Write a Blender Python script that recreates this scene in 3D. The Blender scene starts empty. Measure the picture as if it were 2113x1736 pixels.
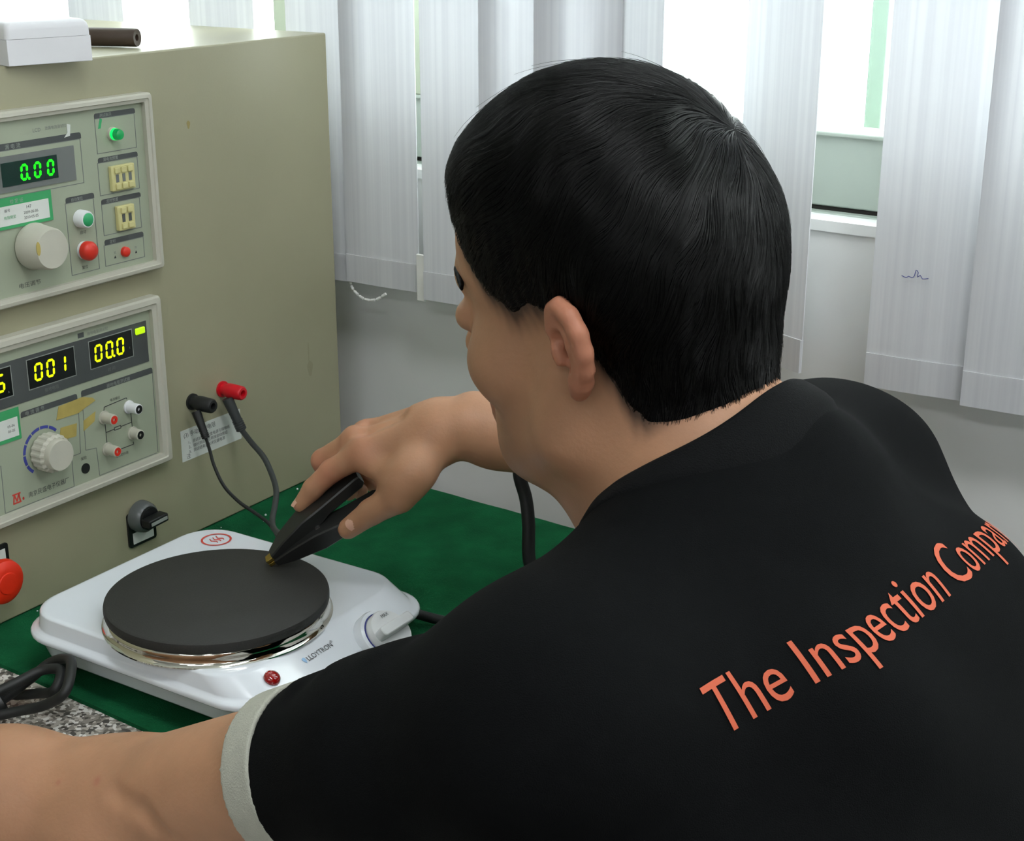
import bpy, bmesh, math, random
import numpy as np
from mathutils import Vector, Matrix
from mathutils.bvhtree import BVHTree

random.seed(7)
RNG = np.random.default_rng(7)
SC = bpy.context.scene
COL = SC.collection

# ------------------------------------------------------------------ camera, world, exposure
# metres; z = 0 is the table top, the floor is at z = -0.75
cam_data = bpy.data.cameras.new('camera')
cam_data.sensor_width = 36.0
cam_data.lens = 36.0 * 3100.0 / 2113.0
cam_data.clip_start = 0.02
cam = bpy.data.objects.new('camera', cam_data)
COL.objects.link(cam)
cam.location = (0.2436, -1.1297, 0.6135)
cam.rotation_euler = (math.radians(90 - 18.9), 0, 0)
SC.camera = cam

world = bpy.data.worlds.new('overcast_sky')
SC.world = world
world.use_nodes = True
wn = world.node_tree.nodes
wn['Background'].inputs[0].default_value = (0.97, 0.985, 1.0, 1)
wn['Background'].inputs[1].default_value = 8.5

SC.view_settings.view_transform = 'Standard'
SC.view_settings.look = 'None'
SC.view_settings.gamma = 1.0
SC.view_settings.exposure = 0.0
SC.view_settings.use_curve_mapping = False
LAMP_STRENGTH = 15.0                     # the ceiling diffusers

FLOOR = -0.75
CEIL = 1.95

# frames ------------------------------------------------------------
# wall frame: s runs along the window wall (to the right), t out from it into the room
TB = Vector((0.2257, 0.3783, 0.0))
WS = Vector((math.sin(math.radians(125.9)), math.cos(math.radians(125.9)), 0))
WT = Vector((-0.5864, -0.8100, 0))
def wp(s, t, z=0.0):
    return TB + WS * s + WT * t + Vector((0, 0, z))
WALL_ROT = math.atan2(WS.y, WS.x)
# cabinet frame: u runs along the cabinet's front (to the right), n out of it
CABC = Vector((0.0435, 0.5001, 0.0))
CU = Vector((math.sin(math.radians(32.7)), math.cos(math.radians(32.7)), 0))
CN = Vector((math.cos(math.radians(32.7)), -math.sin(math.radians(32.7)), 0))
CAB_ROT = math.atan2(CU.y, CU.x)
def cp(u, n, z=0.0):
    return CABC + CU * u + CN * n + Vector((0, 0, z))
# ------------------------------------------------------------------ materials
def lin(c):
    return tuple(((x / 255) / 12.92 if x / 255 <= 0.04045 else ((x / 255 + 0.055) / 1.055) ** 2.4) for x in c) + (1.0,)

def mat(name, rgb, rough=0.5, metal=0.0, var=0.06, scale=30.0, bump=0.0, bscale=200.0, spec=0.5, emit=None, estr=0.0,
        sss=0.0, trans=0.0, coat=0.0):
    m = bpy.data.materials.new(name)
    m.use_nodes = True
    nt = m.node_tree
    b = nt.nodes['Principled BSDF']
    c = lin(rgb)
    tc = nt.nodes.new('ShaderNodeTexCoord')
    if var > 0:
        n = nt.nodes.new('ShaderNodeTexNoise')
        n.inputs['Scale'].default_value = scale
        n.inputs['Detail'].default_value = 4
        nt.links.new(tc.outputs['Object'], n.inputs['Vector'])
        r = nt.nodes.new('ShaderNodeValToRGB')
        r.color_ramp.elements[0].position = 0.3
        r.color_ramp.elements[1].position = 0.7
        r.color_ramp.elements[0].color = tuple(x * (1 - var) for x in c[:3]) + (1,)
        r.color_ramp.elements[1].color = tuple(min(1, x * (1 + var)) for x in c[:3]) + (1,)
        nt.links.new(n.outputs['Fac'], r.inputs['Fac'])
        nt.links.new(r.outputs['Color'], b.inputs['Base Color'])
    else:
        b.inputs['Base Color'].default_value = c
    b.inputs['Roughness'].default_value = rough
    b.inputs['Metallic'].default_value = metal
    b.inputs['Specular IOR Level'].default_value = spec
    b.inputs['Coat Weight'].default_value = coat
    if trans:
        b.inputs['Transmission Weight'].default_value = trans
    if sss:
        b.inputs['Subsurface Weight'].default_value = sss
        b.inputs['Subsurface Radius'].default_value = (1.0, 0.35, 0.2)
        b.inputs['Subsurface Scale'].default_value = 0.008
    if emit:
        b.inputs['Emission Color'].default_value = lin(emit)
        b.inputs['Emission Strength'].default_value = estr
    if bump > 0:
        n2 = nt.nodes.new('ShaderNodeTexNoise')
        n2.inputs['Scale'].default_value = bscale
        n2.inputs['Detail'].default_value = 3
        nt.links.new(tc.outputs['Object'], n2.inputs['Vector'])
        bp = nt.nodes.new('ShaderNodeBump')
        bp.inputs['Strength'].default_value = bump
        bp.inputs['Distance'].default_value = 0.002
        nt.links.new(n2.outputs['Fac'], bp.inputs['Height'])
        nt.links.new(bp.outputs['Normal'], b.inputs['Normal'])
    return m

# ------------------------------------------------------------------ mesh helpers
def tag(o, label=None, cat=None, group=None, kind=None):
    if label: o['label'] = label
    if cat: o['category'] = cat
    if group: o['group'] = group
    if kind: o['kind'] = kind
    return o

def empty(name, loc=(0, 0, 0), rotz=0.0, label=None, cat=None, group=None):
    o = bpy.data.objects.new(name, None)
    COL.objects.link(o)
    o.empty_display_size = 0.02
    o.location = loc
    o.rotation_euler = (0, 0, rotz)
    return tag(o, label, cat, group)

def link(name, me, m=None, parent=None, smooth=False, angle=40):
    o = bpy.data.objects.new(name, me)
    COL.objects.link(o)
    if m is not None:
        for mm in (m if isinstance(m, (list, tuple)) else [m]):
            me.materials.append(mm)
    if parent is not None:
        o.parent = parent
    if smooth:
        me.polygons.foreach_set('use_smooth', [True] * len(me.polygons))
        if angle < 180:
            try:
                me.set_sharp_from_angle(angle=math.radians(angle))
            except Exception:
                pass
    return o

def fin(name, bm, m=None, parent=None, smooth=False, bevel=0.0, seg=2, angle=40, wn=False):
    bmesh.ops.recalc_face_normals(bm, faces=bm.faces)
    me = bpy.data.meshes.new(name)
    bm.to_mesh(me)
    bm.free()
    o = link(name, me, m, parent, smooth or bevel > 0, angle)
    if wn:
        w = o.modifiers.new('weighted_normal', 'WEIGHTED_NORMAL')
        w.keep_sharp = True
        w.weight = 80
    if bevel > 0:
        md = o.modifiers.new('bevel', 'BEVEL')
        md.width = bevel
        md.segments = seg
        md.limit_method = 'ANGLE'
        md.angle_limit = math.radians(35)
    return o

def box(bm, x0, x1, y0, y1, z0, z1, M=None):
    vs = [Vector((x, y, z)) for z in (z0, z1) for y in (y0, y1) for x in (x0, x1)]
    if M is not None: vs = [M @ v for v in vs]
    v = [bm.verts.new(p) for p in vs]
    for f in ((0, 2, 3, 1), (4, 5, 7, 6), (0, 1, 5, 4), (1, 3, 7, 5), (3, 2, 6, 7), (2, 0, 4, 6)):
        bm.faces.new([v[i] for i in f])

def axes(d):
    d = Vector(d).normalized()
    a = Vector((0, 0, 1)) if abs(d.z) < 0.9 else Vector((1, 0, 0))
    x = d.cross(a).normalized()
    return x, d.cross(x).normalized(), d

def lathe(bm, prof, origin=(0, 0, 0), axis=(0, 0, 1), seg=32, closed=False):
    """prof: list of (radius, height along axis)"""
    x, y, d = axes(axis)
    o = Vector(origin)
    rings = []
    for r, h in prof:
        if r < 1e-6:
            rings.append([bm.verts.new(o + d * h)])
        else:
            rings.append([bm.verts.new(o + d * h + (x * math.cos(2 * math.pi * i / seg) + y * math.sin(2 * math.pi * i / seg)) * r) for i in range(seg)])
    n = len(rings)
    for k in range(n if closed else n - 1):
        a, b = rings[k], rings[(k + 1) % n]
        for i in range(seg):
            j = (i + 1) % seg
            if len(a) == 1 and len(b) == 1: continue
            if len(a) == 1: bm.faces.new((a[0], b[i], b[j]))
            elif len(b) == 1: bm.faces.new((a[i], a[j], b[0]))
            else: bm.faces.new((a[i], a[j], b[j], b[i]))
    if not closed:
        for r in (rings[0], rings[-1]):
            if len(r) > 2: bm.faces.new(r)

def catmull(pts, n=8):
    P = [Vector(p) for p in pts]
    P = [P[0] * 2 - P[1]] + P + [P[-1] * 2 - P[-2]]
    out = []
    for i in range(1, len(P) - 2):
        for k in range(n):
            t = k / n
            a, b, c, d = P[i - 1], P[i], P[i + 1], P[i + 2]
            out.append(0.5 * ((2 * b) + (c - a) * t + (2 * a - 5 * b + 4 * c - d) * t * t + (3 * b - a - 3 * c + d) * t ** 3))
    out.append(P[-2])
    return out

def tube(bm, pts, r, seg=10, n=8, caps=True, smooth_path=True):
    P = catmull(pts, n) if smooth_path else [Vector(p) for p in pts]
    m = len(P)
    rr = r if callable(r) else (lambda t: r)
    t0 = (P[1] - P[0]).normalized()
    x, y, _ = axes(t0)
    rings = []
    for i in range(m):
        t = (P[min(i + 1, m - 1)] - P[max(i - 1, 0)]).normalized()
        x = (x - t * x.dot(t)).normalized()
        y = t.cross(x)
        R = rr(i / (m - 1))
        rings.append([bm.verts.new(P[i] + (x * math.cos(2 * math.pi * k / seg) + y * math.sin(2 * math.pi * k / seg)) * R) for k in range(seg)])
    for a, b in zip(rings, rings[1:]):
        for i in range(seg):
            j = (i + 1) % seg
            bm.faces.new((a[i], a[j], b[j], b[i]))
    if caps:
        bm.faces.new(rings[0][::-1])
        bm.faces.new(rings[-1])

def rrect(x0, x1, y0, y1, r, seg=6):
    pts = []
    for cx, cy, a0 in ((x1 - r, y1 - r, 0), (x0 + r, y1 - r, 90), (x0 + r, y0 + r, 180), (x1 - r, y0 + r, 270)):
        for k in range(seg + 1):
            a = math.radians(a0 + 90 * k / seg)
            pts.append((cx + r * math.cos(a), cy + r * math.sin(a)))
    return pts

def loft(bm, loops, cap0=True, cap1=True):
    R = [[bm.verts.new(Vector(p)) for p in L] for L in loops]
    n = len(R[0])
    for a, b in zip(R, R[1:]):
        for i in range(n):
            j = (i + 1) % n
            bm.faces.new((a[i], a[j], b[j], b[i]))
    if cap0: bm.faces.new(R[0][::-1])
    if cap1: bm.faces.new(R[-1])

def prism(bm, pts2, h0, h1, f):
    """pts2: outline in 2D, f(x, y, h) -> 3D"""
    loft(bm, [[f(x, y, h0) for x, y in pts2], [f(x, y, h1) for x, y in pts2]])

_TXT = {}
def text_mesh(s, size=1.0, align='LEFT', extrude=0.0, res=3, spacing=1.0):
    cu = bpy.data.curves.new('lettering', 'FONT')
    cu.body = s
    cu.size = size
    cu.align_x = align
    cu.extrude = extrude
    cu.resolution_u = res
    cu.space_character = spacing
    cu.fill_mode = 'FRONT' if extrude == 0 else 'FULL'
    o = bpy.data.objects.new('lettering', cu)
    COL.objects.link(o)
    bpy.context.view_layer.update()
    me = bpy.data.meshes.new_from_object(o.evaluated_get(bpy.context.evaluated_depsgraph_get()))
    bpy.data.objects.remove(o)
    bpy.data.curves.remove(cu)
    return me

# ------------------------------------------------------------------ implicit surfaces
def cap(a, b, ra, rb, k=0.01, mode='u', tag=None):
    return dict(t='c', a=np.array(a, float), b=np.array(b, float), ra=ra, rb=rb, k=k, m=mode)

def ell(c, r, B=None, k=0.01, mode='u'):
    return dict(t='e', c=np.array(c, float), r=np.array(r, float), B=np.eye(3) if B is None else np.array(B, float), k=k, m=mode)

def half(p, n, k=0.0):
    """keeps the side the normal points away from"""
    n = np.array(n, float)
    return dict(t='h', p=np.array(p, float), n=n / np.linalg.norm(n), k=k, m='i')

def prim(P, o):
    if o['t'] == 'c':
        a, b = o['a'], o['b']
        ab = b - a
        h = np.clip(((P - a) @ ab) / (ab @ ab), 0, 1)
        return np.linalg.norm(P - a - h[:, None] * ab, axis=1) - (o['ra'] + (o['rb'] - o['ra']) * h)
    if o['t'] == 'e':
        q = (P - o['c']) @ o['B'].T
        k0 = np.linalg.norm(q / o['r'], axis=1)
        k1 = np.linalg.norm(q / o['r'] ** 2, axis=1)
        return np.where(k1 > 1e-9, k0 * (k0 - 1) / np.maximum(k1, 1e-9), -o['r'].min())
    if o['t'] == 'h':
        return (P - o['p']) @ o['n']
    if o['t'] == 'f':
        return o['f'](P)

def smin(a, b, k):
    if k <= 0: return np.minimum(a, b)
    h = np.maximum(k - np.abs(a - b), 0) / k
    return np.minimum(a, b) - h * h * k * 0.25

def apply(d, e, o):
    if o['m'] == 'u': return smin(d, e, o['k'])
    if o['m'] == 's': return -smin(-d, e, o['k'])
    return -smin(-d, -e, o['k'])

def field(P, ops):
    d = np.full(len(P), 10.0)
    for o in ops:
        d = apply(d, prim(P, o), o)
    return d

def field_blocks(Pb, Cb, ops, rad):
    """Pb (nb, m, 3) sample points, Cb block centres; each primitive only where it matters"""
    nb, m, _ = Pb.shape
    d = np.full((nb, m), 10.0)
    dc = np.full(nb, 10.0)
    for o in ops:
        ec = prim(Cb, o)
        if o['m'] == 'u':
            sel = ec < dc + o['k'] + 2.6 * rad
        elif o['m'] == 's':
            sel = ec < -dc + o['k'] + 2.6 * rad
        else:
            sel = np.ones(nb, bool)
        if sel.any():
            e = prim(Pb[sel].reshape(-1, 3), o).reshape(-1, m)
            d[sel] = apply(d[sel], e, o)
        dc = apply(dc, ec, o)
    return d

def surface(ops, lo, hi, vox, relax=2):
    """surface nets over the blocks near the surface; returns verts, quads"""
    lo = np.array(lo, float); hi = np.array(hi, float)
    B = 8
    bs = B * vox
    nb = np.ceil((hi - lo) / bs).astype(int) + 1
    g = np.stack(np.meshgrid(*[np.arange(n) for n in nb], indexing='ij'), -1).reshape(-1, 3)
    cen = lo + (g + 0.5) * bs
    d = np.concatenate([field(c, ops) for c in np.array_split(cen, max(1, len(cen) // 60000))])
    rad = bs * 0.87
    g = g[np.abs(d) < rad * 1.55]
    cen = lo + (g + 0.5) * bs
    loc = np.stack(np.meshgrid(*[np.arange(B + 1)] * 3, indexing='ij'), -1).reshape(-1, 3)
    vals = []
    for gi in np.array_split(np.arange(len(g)), max(1, len(g) // 400)):
        Pb = lo + (g[gi][:, None, :] * B + loc[None]) * vox
        vals.append(field_blocks(Pb, cen[gi], ops, rad))
    V = np.concatenate(vals).reshape(-1, B + 1, B + 1, B + 1)
    N = nb * B + 2
    def gid(ix): return (ix[..., 0] * N[1] + ix[..., 1]) * N[2] + ix[..., 2]
    inside = V < 0
    corners = [(i, j, k) for i in (0, 1) for j in (0, 1) for k in (0, 1)]
    s = sum(inside[:, i:i + B, j:j + B, k:k + B].astype(np.int8) for i, j, k in corners)
    act = np.argwhere((s > 0) & (s < 8))
    acc = np.zeros((len(act), 3)); cnt = np.zeros(len(act))
    bi = act[:, 0]
    cv = {c: V[bi, act[:, 1] + c[0], act[:, 2] + c[1], act[:, 3] + c[2]] for c in corners}
    for c in corners:
        for ax in range(3):
            if c[ax] == 0:
                e = list(c); e[ax] = 1; e = tuple(e)
                va, vb = cv[c], cv[e]
                x = (va < 0) != (vb < 0)
                t = np.where(x, va / np.where(x, va - vb, 1), 0)
                p = np.array(c, float)[None].repeat(len(act), 0)
                p[:, ax] += t
                acc += p * x[:, None]; cnt += x
    gi = g[bi] * B + act[:, 1:]
    pos = lo + (gi + acc / cnt[:, None]) * vox
    ids = gid(gi)
    order = np.argsort(ids)
    ids_s = ids[order]
    quads = []
    for ax in range(3):
        a, b = (ax + 1) % 3, (ax + 2) % 3
        sl0 = [slice(None)] + [slice(0, B)] * 3
        sl1 = list(sl0); sl1[ax + 1] = slice(1, B + 1)
        A = inside[tuple(sl0)]; Bv = inside[tuple(sl1)]
        ed = np.argwhere(A != Bv)
        flip = A[tuple(ed.T)]
        base = g[ed[:, 0]] * B + ed[:, 1:]
        q = []
        for da, db in ((0, 0), (-1, 0), (-1, -1), (0, -1)):
            c = base.copy(); c[:, a] += da; c[:, b] += db
            cid = gid(c)
            ix = np.clip(np.searchsorted(ids_s, cid), 0, len(ids_s) - 1)
            q.append(np.where(ids_s[ix] == cid, order[ix], -1))
        q = np.stack(q, 1)
        q[~flip] = q[~flip][:, ::-1]
        quads.append(q[(q >= 0).all(1)])
    Q = np.concatenate(quads)
    for _ in range(relax):
        sm = np.zeros_like(pos); ct = np.zeros(len(pos))
        for i in range(4):
            j = (i + 1) % 4
            for x, y in ((i, j), (j, i)):
                for ax in range(3):
                    sm[:, ax] += np.bincount(Q[:, x], weights=pos[Q[:, y], ax], minlength=len(pos))
                ct += np.bincount(Q[:, x], minlength=len(pos))
        ok = ct > 0
        pos[ok] = pos[ok] * 0.5 + 0.5 * sm[ok] / ct[ok][:, None]
    return pos, Q

def np_mesh(name, pos, Q, attr=None):
    me = bpy.data.meshes.new(name)
    me.vertices.add(len(pos))
    me.vertices.foreach_set('co', pos.astype(np.float32).ravel())
    k = Q.shape[1]
    me.loops.add(Q.size)
    me.loops.foreach_set('vertex_index', Q.astype(np.int32).ravel())
    me.polygons.add(len(Q))
    me.polygons.foreach_set('loop_start', (np.arange(len(Q)) * k).astype(np.int32))
    me.polygons.foreach_set('loop_total', np.full(len(Q), k, np.int32))
    me.polygons.foreach_set('use_smooth', np.ones(len(Q), bool))
    me.update(calc_edges=True)
    me.validate()
    return me

def keep_largest(pos, Q):
    par = np.arange(len(pos))
    for _ in range(400):
        m = par[Q].min(1)
        new = par.copy()
        for i in range(4): np.minimum.at(new, Q[:, i], m)
        new = new[new]
        if (new == par).all(): break
        par = new
    return par
# ------------------------------------------------------------------ materials used by many things
M = {}
M['plaster'] = mat('plaster', (222, 222, 220), 0.85, var=0.05, scale=3.0, bump=0.6, bscale=22)
M['ceiling'] = mat('ceiling_paint', (225, 225, 220), 0.9, var=0.02)
M['floor'] = mat('floor_tile', (118, 116, 110), 0.5, var=0.08, scale=5)
M['sash'] = mat('sash_grey_green', (150, 159, 150), 0.45, var=0.05, scale=6)
M['sash_olive'] = mat('sash_olive', (150, 158, 138), 0.5, var=0.04)
M['gap_shadow'] = mat('gap_shadow', (40, 36, 32), 0.7)  # near-black colour standing in for shade in the gap under the rail
M['green_bar'] = mat('green_paint', (138, 158, 142), 0.5)
M['chainwhite'] = mat('chain_plastic', (235, 235, 232), 0.4)
M['cabinet'] = mat('cabinet_paint', (160, 157, 130), 0.36, var=0.035, scale=7, bump=0.04, bscale=400)
M['frame'] = mat('bezel_plastic', (186, 184, 170), 0.45, var=0.02)
M['panel'] = mat('panel_paint', (160, 168, 147), 0.5, var=0.03, scale=20)
M['darkgrey'] = mat('print_dark_grey', (72, 76, 76), 0.55)
M['midgrey'] = mat('print_mid_grey', (110, 114, 112), 0.5)
M['black'] = mat('black_plastic', (22, 24, 24), 0.42)
M['softblack'] = mat('black_rubber', (26, 28, 28), 0.55)
M['collar_grey'] = mat('switch_grey', (92, 96, 96), 0.25)
M['greyplug'] = mat('dark_grey_rubber', (52, 56, 56), 0.5)
M['white'] = mat('white_plastic', (226, 228, 230), 0.28, var=0.01)
M['enamel'] = mat('white_enamel', (228, 233, 240), 0.16, var=0.01, coat=0.4)
M['paper'] = mat('paper', (214, 218, 212), 0.7, var=0.02)
M['styro'] = mat('white_card', (226, 226, 230), 0.6, var=0.03, scale=9)
M['ink'] = mat('ink', (52, 54, 56), 0.7)
M['inkblue'] = mat('ink_blue', (62, 70, 150), 0.6)
M['inklight'] = mat('print_light', (150, 156, 150), 0.6)
M['inkred'] = mat('ink_red', (205, 70, 58), 0.6)
M['red'] = mat('red_plastic', (214, 50, 34), 0.38)
M['darkred'] = mat('dark_red_plastic', (205, 18, 34), 0.35)
M['estop'] = mat('orange_red_plastic', (222, 44, 14), 0.45)
M['greencap'] = mat('green_cap', (52, 165, 104), 0.4)
M['stickgreen'] = mat('sticker_green', (58, 160, 98), 0.6)
M['cream'] = mat('cream_plastic', (206, 200, 142), 0.45)
M['knob'] = mat('knob_grey', (190, 188, 174), 0.45)
M['tape'] = mat('old_tape', (178, 160, 88), 0.6, var=0.12, scale=60)
M['screen'] = mat('screen_black', (14, 20, 20), 0.2, var=0)
M['screengreen'] = mat('screen_dark_green', (8, 46, 38), 0.2, var=0)
M['segg'] = mat('segment_green', (20, 200, 10), 0.4, var=0, emit=(10, 255, 8), estr=1.0)
M['segy'] = mat('segment_yellow', (200, 220, 0), 0.4, var=0, emit=(232, 255, 0), estr=0.95)
M['ledy'] = mat('led_yellow_green', (150, 200, 10), 0.4, var=0, emit=(196, 245, 8), estr=0.75)
M['lampg'] = mat('lamp_green', (0, 120, 60), 0.15, var=0, emit=(0, 170, 80), estr=0.35, coat=0.5)
M['lampg2'] = mat('lamp_green_lit', (0, 200, 90), 0.2, var=0, emit=(0, 255, 110), estr=0.9)
M['cast'] = mat('cast_iron', (45, 45, 43), 0.62, var=0.12, scale=900, bump=0.12, bscale=900, spec=0.4)
M['chrome'] = mat('chrome', (225, 222, 214), 0.07, metal=1.0, var=0)
M['brass'] = mat('brass', (190, 160, 80), 0.25, metal=1.0, var=0.05)
M['clip'] = mat('clip_black', (30, 31, 30), 0.4, var=0.05)
M['redlens'] = mat('red_lens', (150, 14, 12), 0.08, var=0, coat=0.8)
M['tubebrown'] = mat('dark_brown_tube', (66, 52, 42), 0.5, var=0.1)
M['steel'] = mat('brushed_steel', (150, 150, 150), 0.35, metal=1.0)
M['wood'] = mat('stool_wood', (120, 90, 60), 0.5)
M['diff'] = mat('lit_diffuser', (250, 250, 245), 0.5, var=0, emit=(248, 252, 255), estr=LAMP_STRENGTH)

def slat_material():
    m = bpy.data.materials.new('blind_fabric')
    m.use_nodes = True
    nt = m.node_tree
    nt.nodes.remove(nt.nodes['Principled BSDF'])
    out = nt.nodes['Material Output']
    tc = nt.nodes.new('ShaderNodeTexCoord')
    mp = nt.nodes.new('ShaderNodeMapping')
    mp.inputs['Scale'].default_value = (1, 1, 0.01)
    nt.links.new(tc.outputs['Object'], mp.inputs['Vector'])
    n = nt.nodes.new('ShaderNodeTexNoise')
    n.inputs['Scale'].default_value = 220
    nt.links.new(mp.outputs['Vector'], n.inputs['Vector'])
    r = nt.nodes.new('ShaderNodeValToRGB')
    r.color_ramp.elements[0].position = 0.35; r.color_ramp.elements[0].color = lin((229, 230, 234))
    r.color_ramp.elements[1].position = 0.68; r.color_ramp.elements[1].color = lin((237, 238, 241))
    nt.links.new(n.outputs['Fac'], r.inputs['Fac'])
    d = nt.nodes.new('ShaderNodeBsdfDiffuse')
    t = nt.nodes.new('ShaderNodeBsdfTranslucent')
    mx = nt.nodes.new('ShaderNodeMixShader')
    mx.inputs[0].default_value = 0.34
    nt.links.new(r.outputs['Color'], d.inputs['Color'])
    nt.links.new(r.outputs['Color'], t.inputs['Color'])
    nt.links.new(d.outputs[0], mx.inputs[1]); nt.links.new(t.outputs[0], mx.inputs[2])
    nt.links.new(mx.outputs[0], out.inputs['Surface'])
    return m
M['slat'] = slat_material()

def glass_material():
    m = bpy.data.materials.new('window_glass')
    m.use_nodes = True
    nt = m.node_tree
    nt.nodes.remove(nt.nodes['Principled BSDF'])
    out = nt.nodes['Material Output']
    tr = nt.nodes.new('ShaderNodeBsdfTransparent'); tr.inputs[0].default_value = (0.93, 0.97, 0.95, 1)
    gl = nt.nodes.new('ShaderNodeBsdfGlossy'); gl.inputs['Roughness'].default_value = 0.02
    mx = nt.nodes.new('ShaderNodeMixShader'); mx.inputs[0].default_value = 0.06
    nt.links.new(tr.outputs[0], mx.inputs[1]); nt.links.new(gl.outputs[0], mx.inputs[2])
    nt.links.new(mx.outputs[0], out.inputs['Surface'])
    return m
M['glass'] = glass_material()

def granite_material():
    m = mat('granite', (150, 146, 140), 0.35, var=0)
    nt = m.node_tree; b = nt.nodes['Principled BSDF']
    tc = nt.nodes.new('ShaderNodeTexCoord')
    v = nt.nodes.new('ShaderNodeTexVoronoi'); v.inputs['Scale'].default_value = 330
    nt.links.new(tc.outputs['Object'], v.inputs['Vector'])
    s = nt.nodes.new('ShaderNodeSeparateColor')
    nt.links.new(v.outputs['Color'], s.inputs[0])
    r = nt.nodes.new('ShaderNodeValToRGB'); r.color_ramp.interpolation = 'CONSTANT'
    els = r.color_ramp.elements
    els[0].position = 0; els[0].color = lin((88, 84, 80))
    els[1].position = 0.2; els[1].color = lin((150, 144, 136))
    for p, c in ((0.45, (190, 184, 175)), (0.66, (120, 116, 108)), (0.80, (232, 229, 224))):
        e = els.new(p); e.color = lin(c)
    nt.links.new(s.outputs[0], r.inputs['Fac'])
    nt.links.new(r.outputs['Color'], b.inputs['Base Color'])
    return m
M['granite'] = granite_material()

def felt_material():
    m = mat('green_felt', (21, 92, 56), 0.95, var=0.22, scale=26, bump=0.8, bscale=700, spec=0.1)
    return m
M['felt'] = felt_material()

# ------------------------------------------------------------------ the room
S0, S1, T1 = -3.2, 5.0, 6.4
TW, TG = -0.06, -0.14            # wall face, window plane
SILL, HEAD = 0.340, 1.72
WL, WR = -1.7, 1.7

def shell(name, boxes, m):
    """boxes in wall frame (s0, s1, t0, t1, z0, z1)"""
    bm = bmesh.new()
    for s0, s1, t0, t1, z0, z1 in boxes:
        box(bm, s0, s1, -t1, -t0, z0, z1)
    o = fin(name, bm, m)
    o.location = TB
    o.rotation_euler = (0, 0, WALL_ROT)
    return tag(o, kind='structure')

shell('floor', [(S0, S1, -0.28, T1, FLOOR - 0.1, FLOOR)], M['floor'])
shell('ceiling', [(S0, S1, -0.28, T1, CEIL, CEIL + 0.1)], M['ceiling'])
shell('wall_back', [(S0, S1, -0.28, TW, FLOOR, SILL), (S0, S1, -0.28, TW, HEAD, CEIL),
                    (S0, WL, -0.28, TW, SILL, HEAD), (WR, S1, -0.28, TW, SILL, HEAD)], M['plaster'])
shell('wall_left', [(S0 - 0.1, S0, -0.28, T1, FLOOR, CEIL)], M['plaster'])
shell('wall_right', [(S1, S1 + 0.1, -0.28, T1, FLOOR, CEIL)], M['plaster'])
shell('wall_front', [(S0, S1, T1, T1 + 0.1, FLOOR, CEIL)], M['plaster'])
shell('trim_sill', [(WL, WR, TW - 0.07, TW + 0.004, SILL - 0.008, SILL + 0.002)], M['plaster'])

win = empty('window_1', TB, WALL_ROT)
tag(win, kind='structure')
def wpart(name, s0, s1, t0, t1, z0, z1, m, bevel=0.0015):
    bm = bmesh.new(); box(bm, s0, s1, -t1, -t0, z0, z1)
    return fin(name, bm, m, win, bevel=bevel)
wpart('bottom_rail', WL, WR, -0.14, -0.094, SILL + 0.0075, 0.4170, M['sash'])
wpart('rail_lip', WL, WR, -0.0938, -0.089, 0.4125, 0.4172, M['sash'])
wpart('gap_shadow', WL, WR, -0.14, -0.098, SILL, SILL + 0.0072, M['gap_shadow'])  # dark strip filling the gap below the rail, its shadow painted as colour
wpart('sill_track', WL, WR, -0.097, -0.085, SILL, SILL + 0.0035, M['sash'])
wpart('top_rail', WL, WR, -0.17, -0.12, HEAD - 0.06, HEAD, M['sash'])
for a, b, mm in ((-0.386, -0.366, 'sash_olive'), (-0.178, -0.166, 'sash_olive'), (-0.730, -0.706, 'sash_olive'),
                 (WL, WL + 0.05, 'sash'), (WR - 0.05, WR, 'sash'), (0.9, 0.95, 'sash_olive')):
    wpart('stile', a, b, -0.138, -0.09, 0.4172, HEAD - 0.06, M[mm])
for a, b in ((0.192, 0.206), (0.310, 0.327), (-0.62, -0.605)):
    wpart('grille_bar', a, b, -0.20, -0.185, 0.30, HEAD, M['green_bar'])
for a, b in ((WL + 0.05, -0.730), (-0.706, -0.386), (-0.366, -0.178), (-0.166, 0.9), (0.95, WR - 0.05)):
    bm = bmesh.new(); box(bm, a, b, 0.112, 0.116, 0.4172, HEAD - 0.06)
    fin('pane', bm, M['glass'], win)

# ------------------------------------------------------------------ ceiling lamps
for s, t, where in ((1.15, 0.85, 'nearest the window, over the table end'), (3.2, 0.85, 'nearest the window, away from the table'), (1.15, 2.7, 'one row from the window, behind the table'), (3.2, 2.7, 'one row from the window, away from the table'),
                    (1.15, 4.8, 'farthest from the window, on the table side'), (3.2, 4.8, 'farthest from the window, at the far end')):
    e = empty('ceiling_light', wp(s, t, CEIL), WALL_ROT, 'lit fluorescent ceiling fitting ' + where, 'ceiling light', 'ceiling lights over the bench')
    bm = bmesh.new(); box(bm, -0.62, 0.62, -0.16, 0.16, -0.05, 0)
    fin('housing', bm, M['white'], e, bevel=0.004)
    bm = bmesh.new(); box(bm, -0.60, 0.60, -0.14, 0.14, -0.06, -0.0505)
    fin('diffuser', bm, M['diff'], e)

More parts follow.
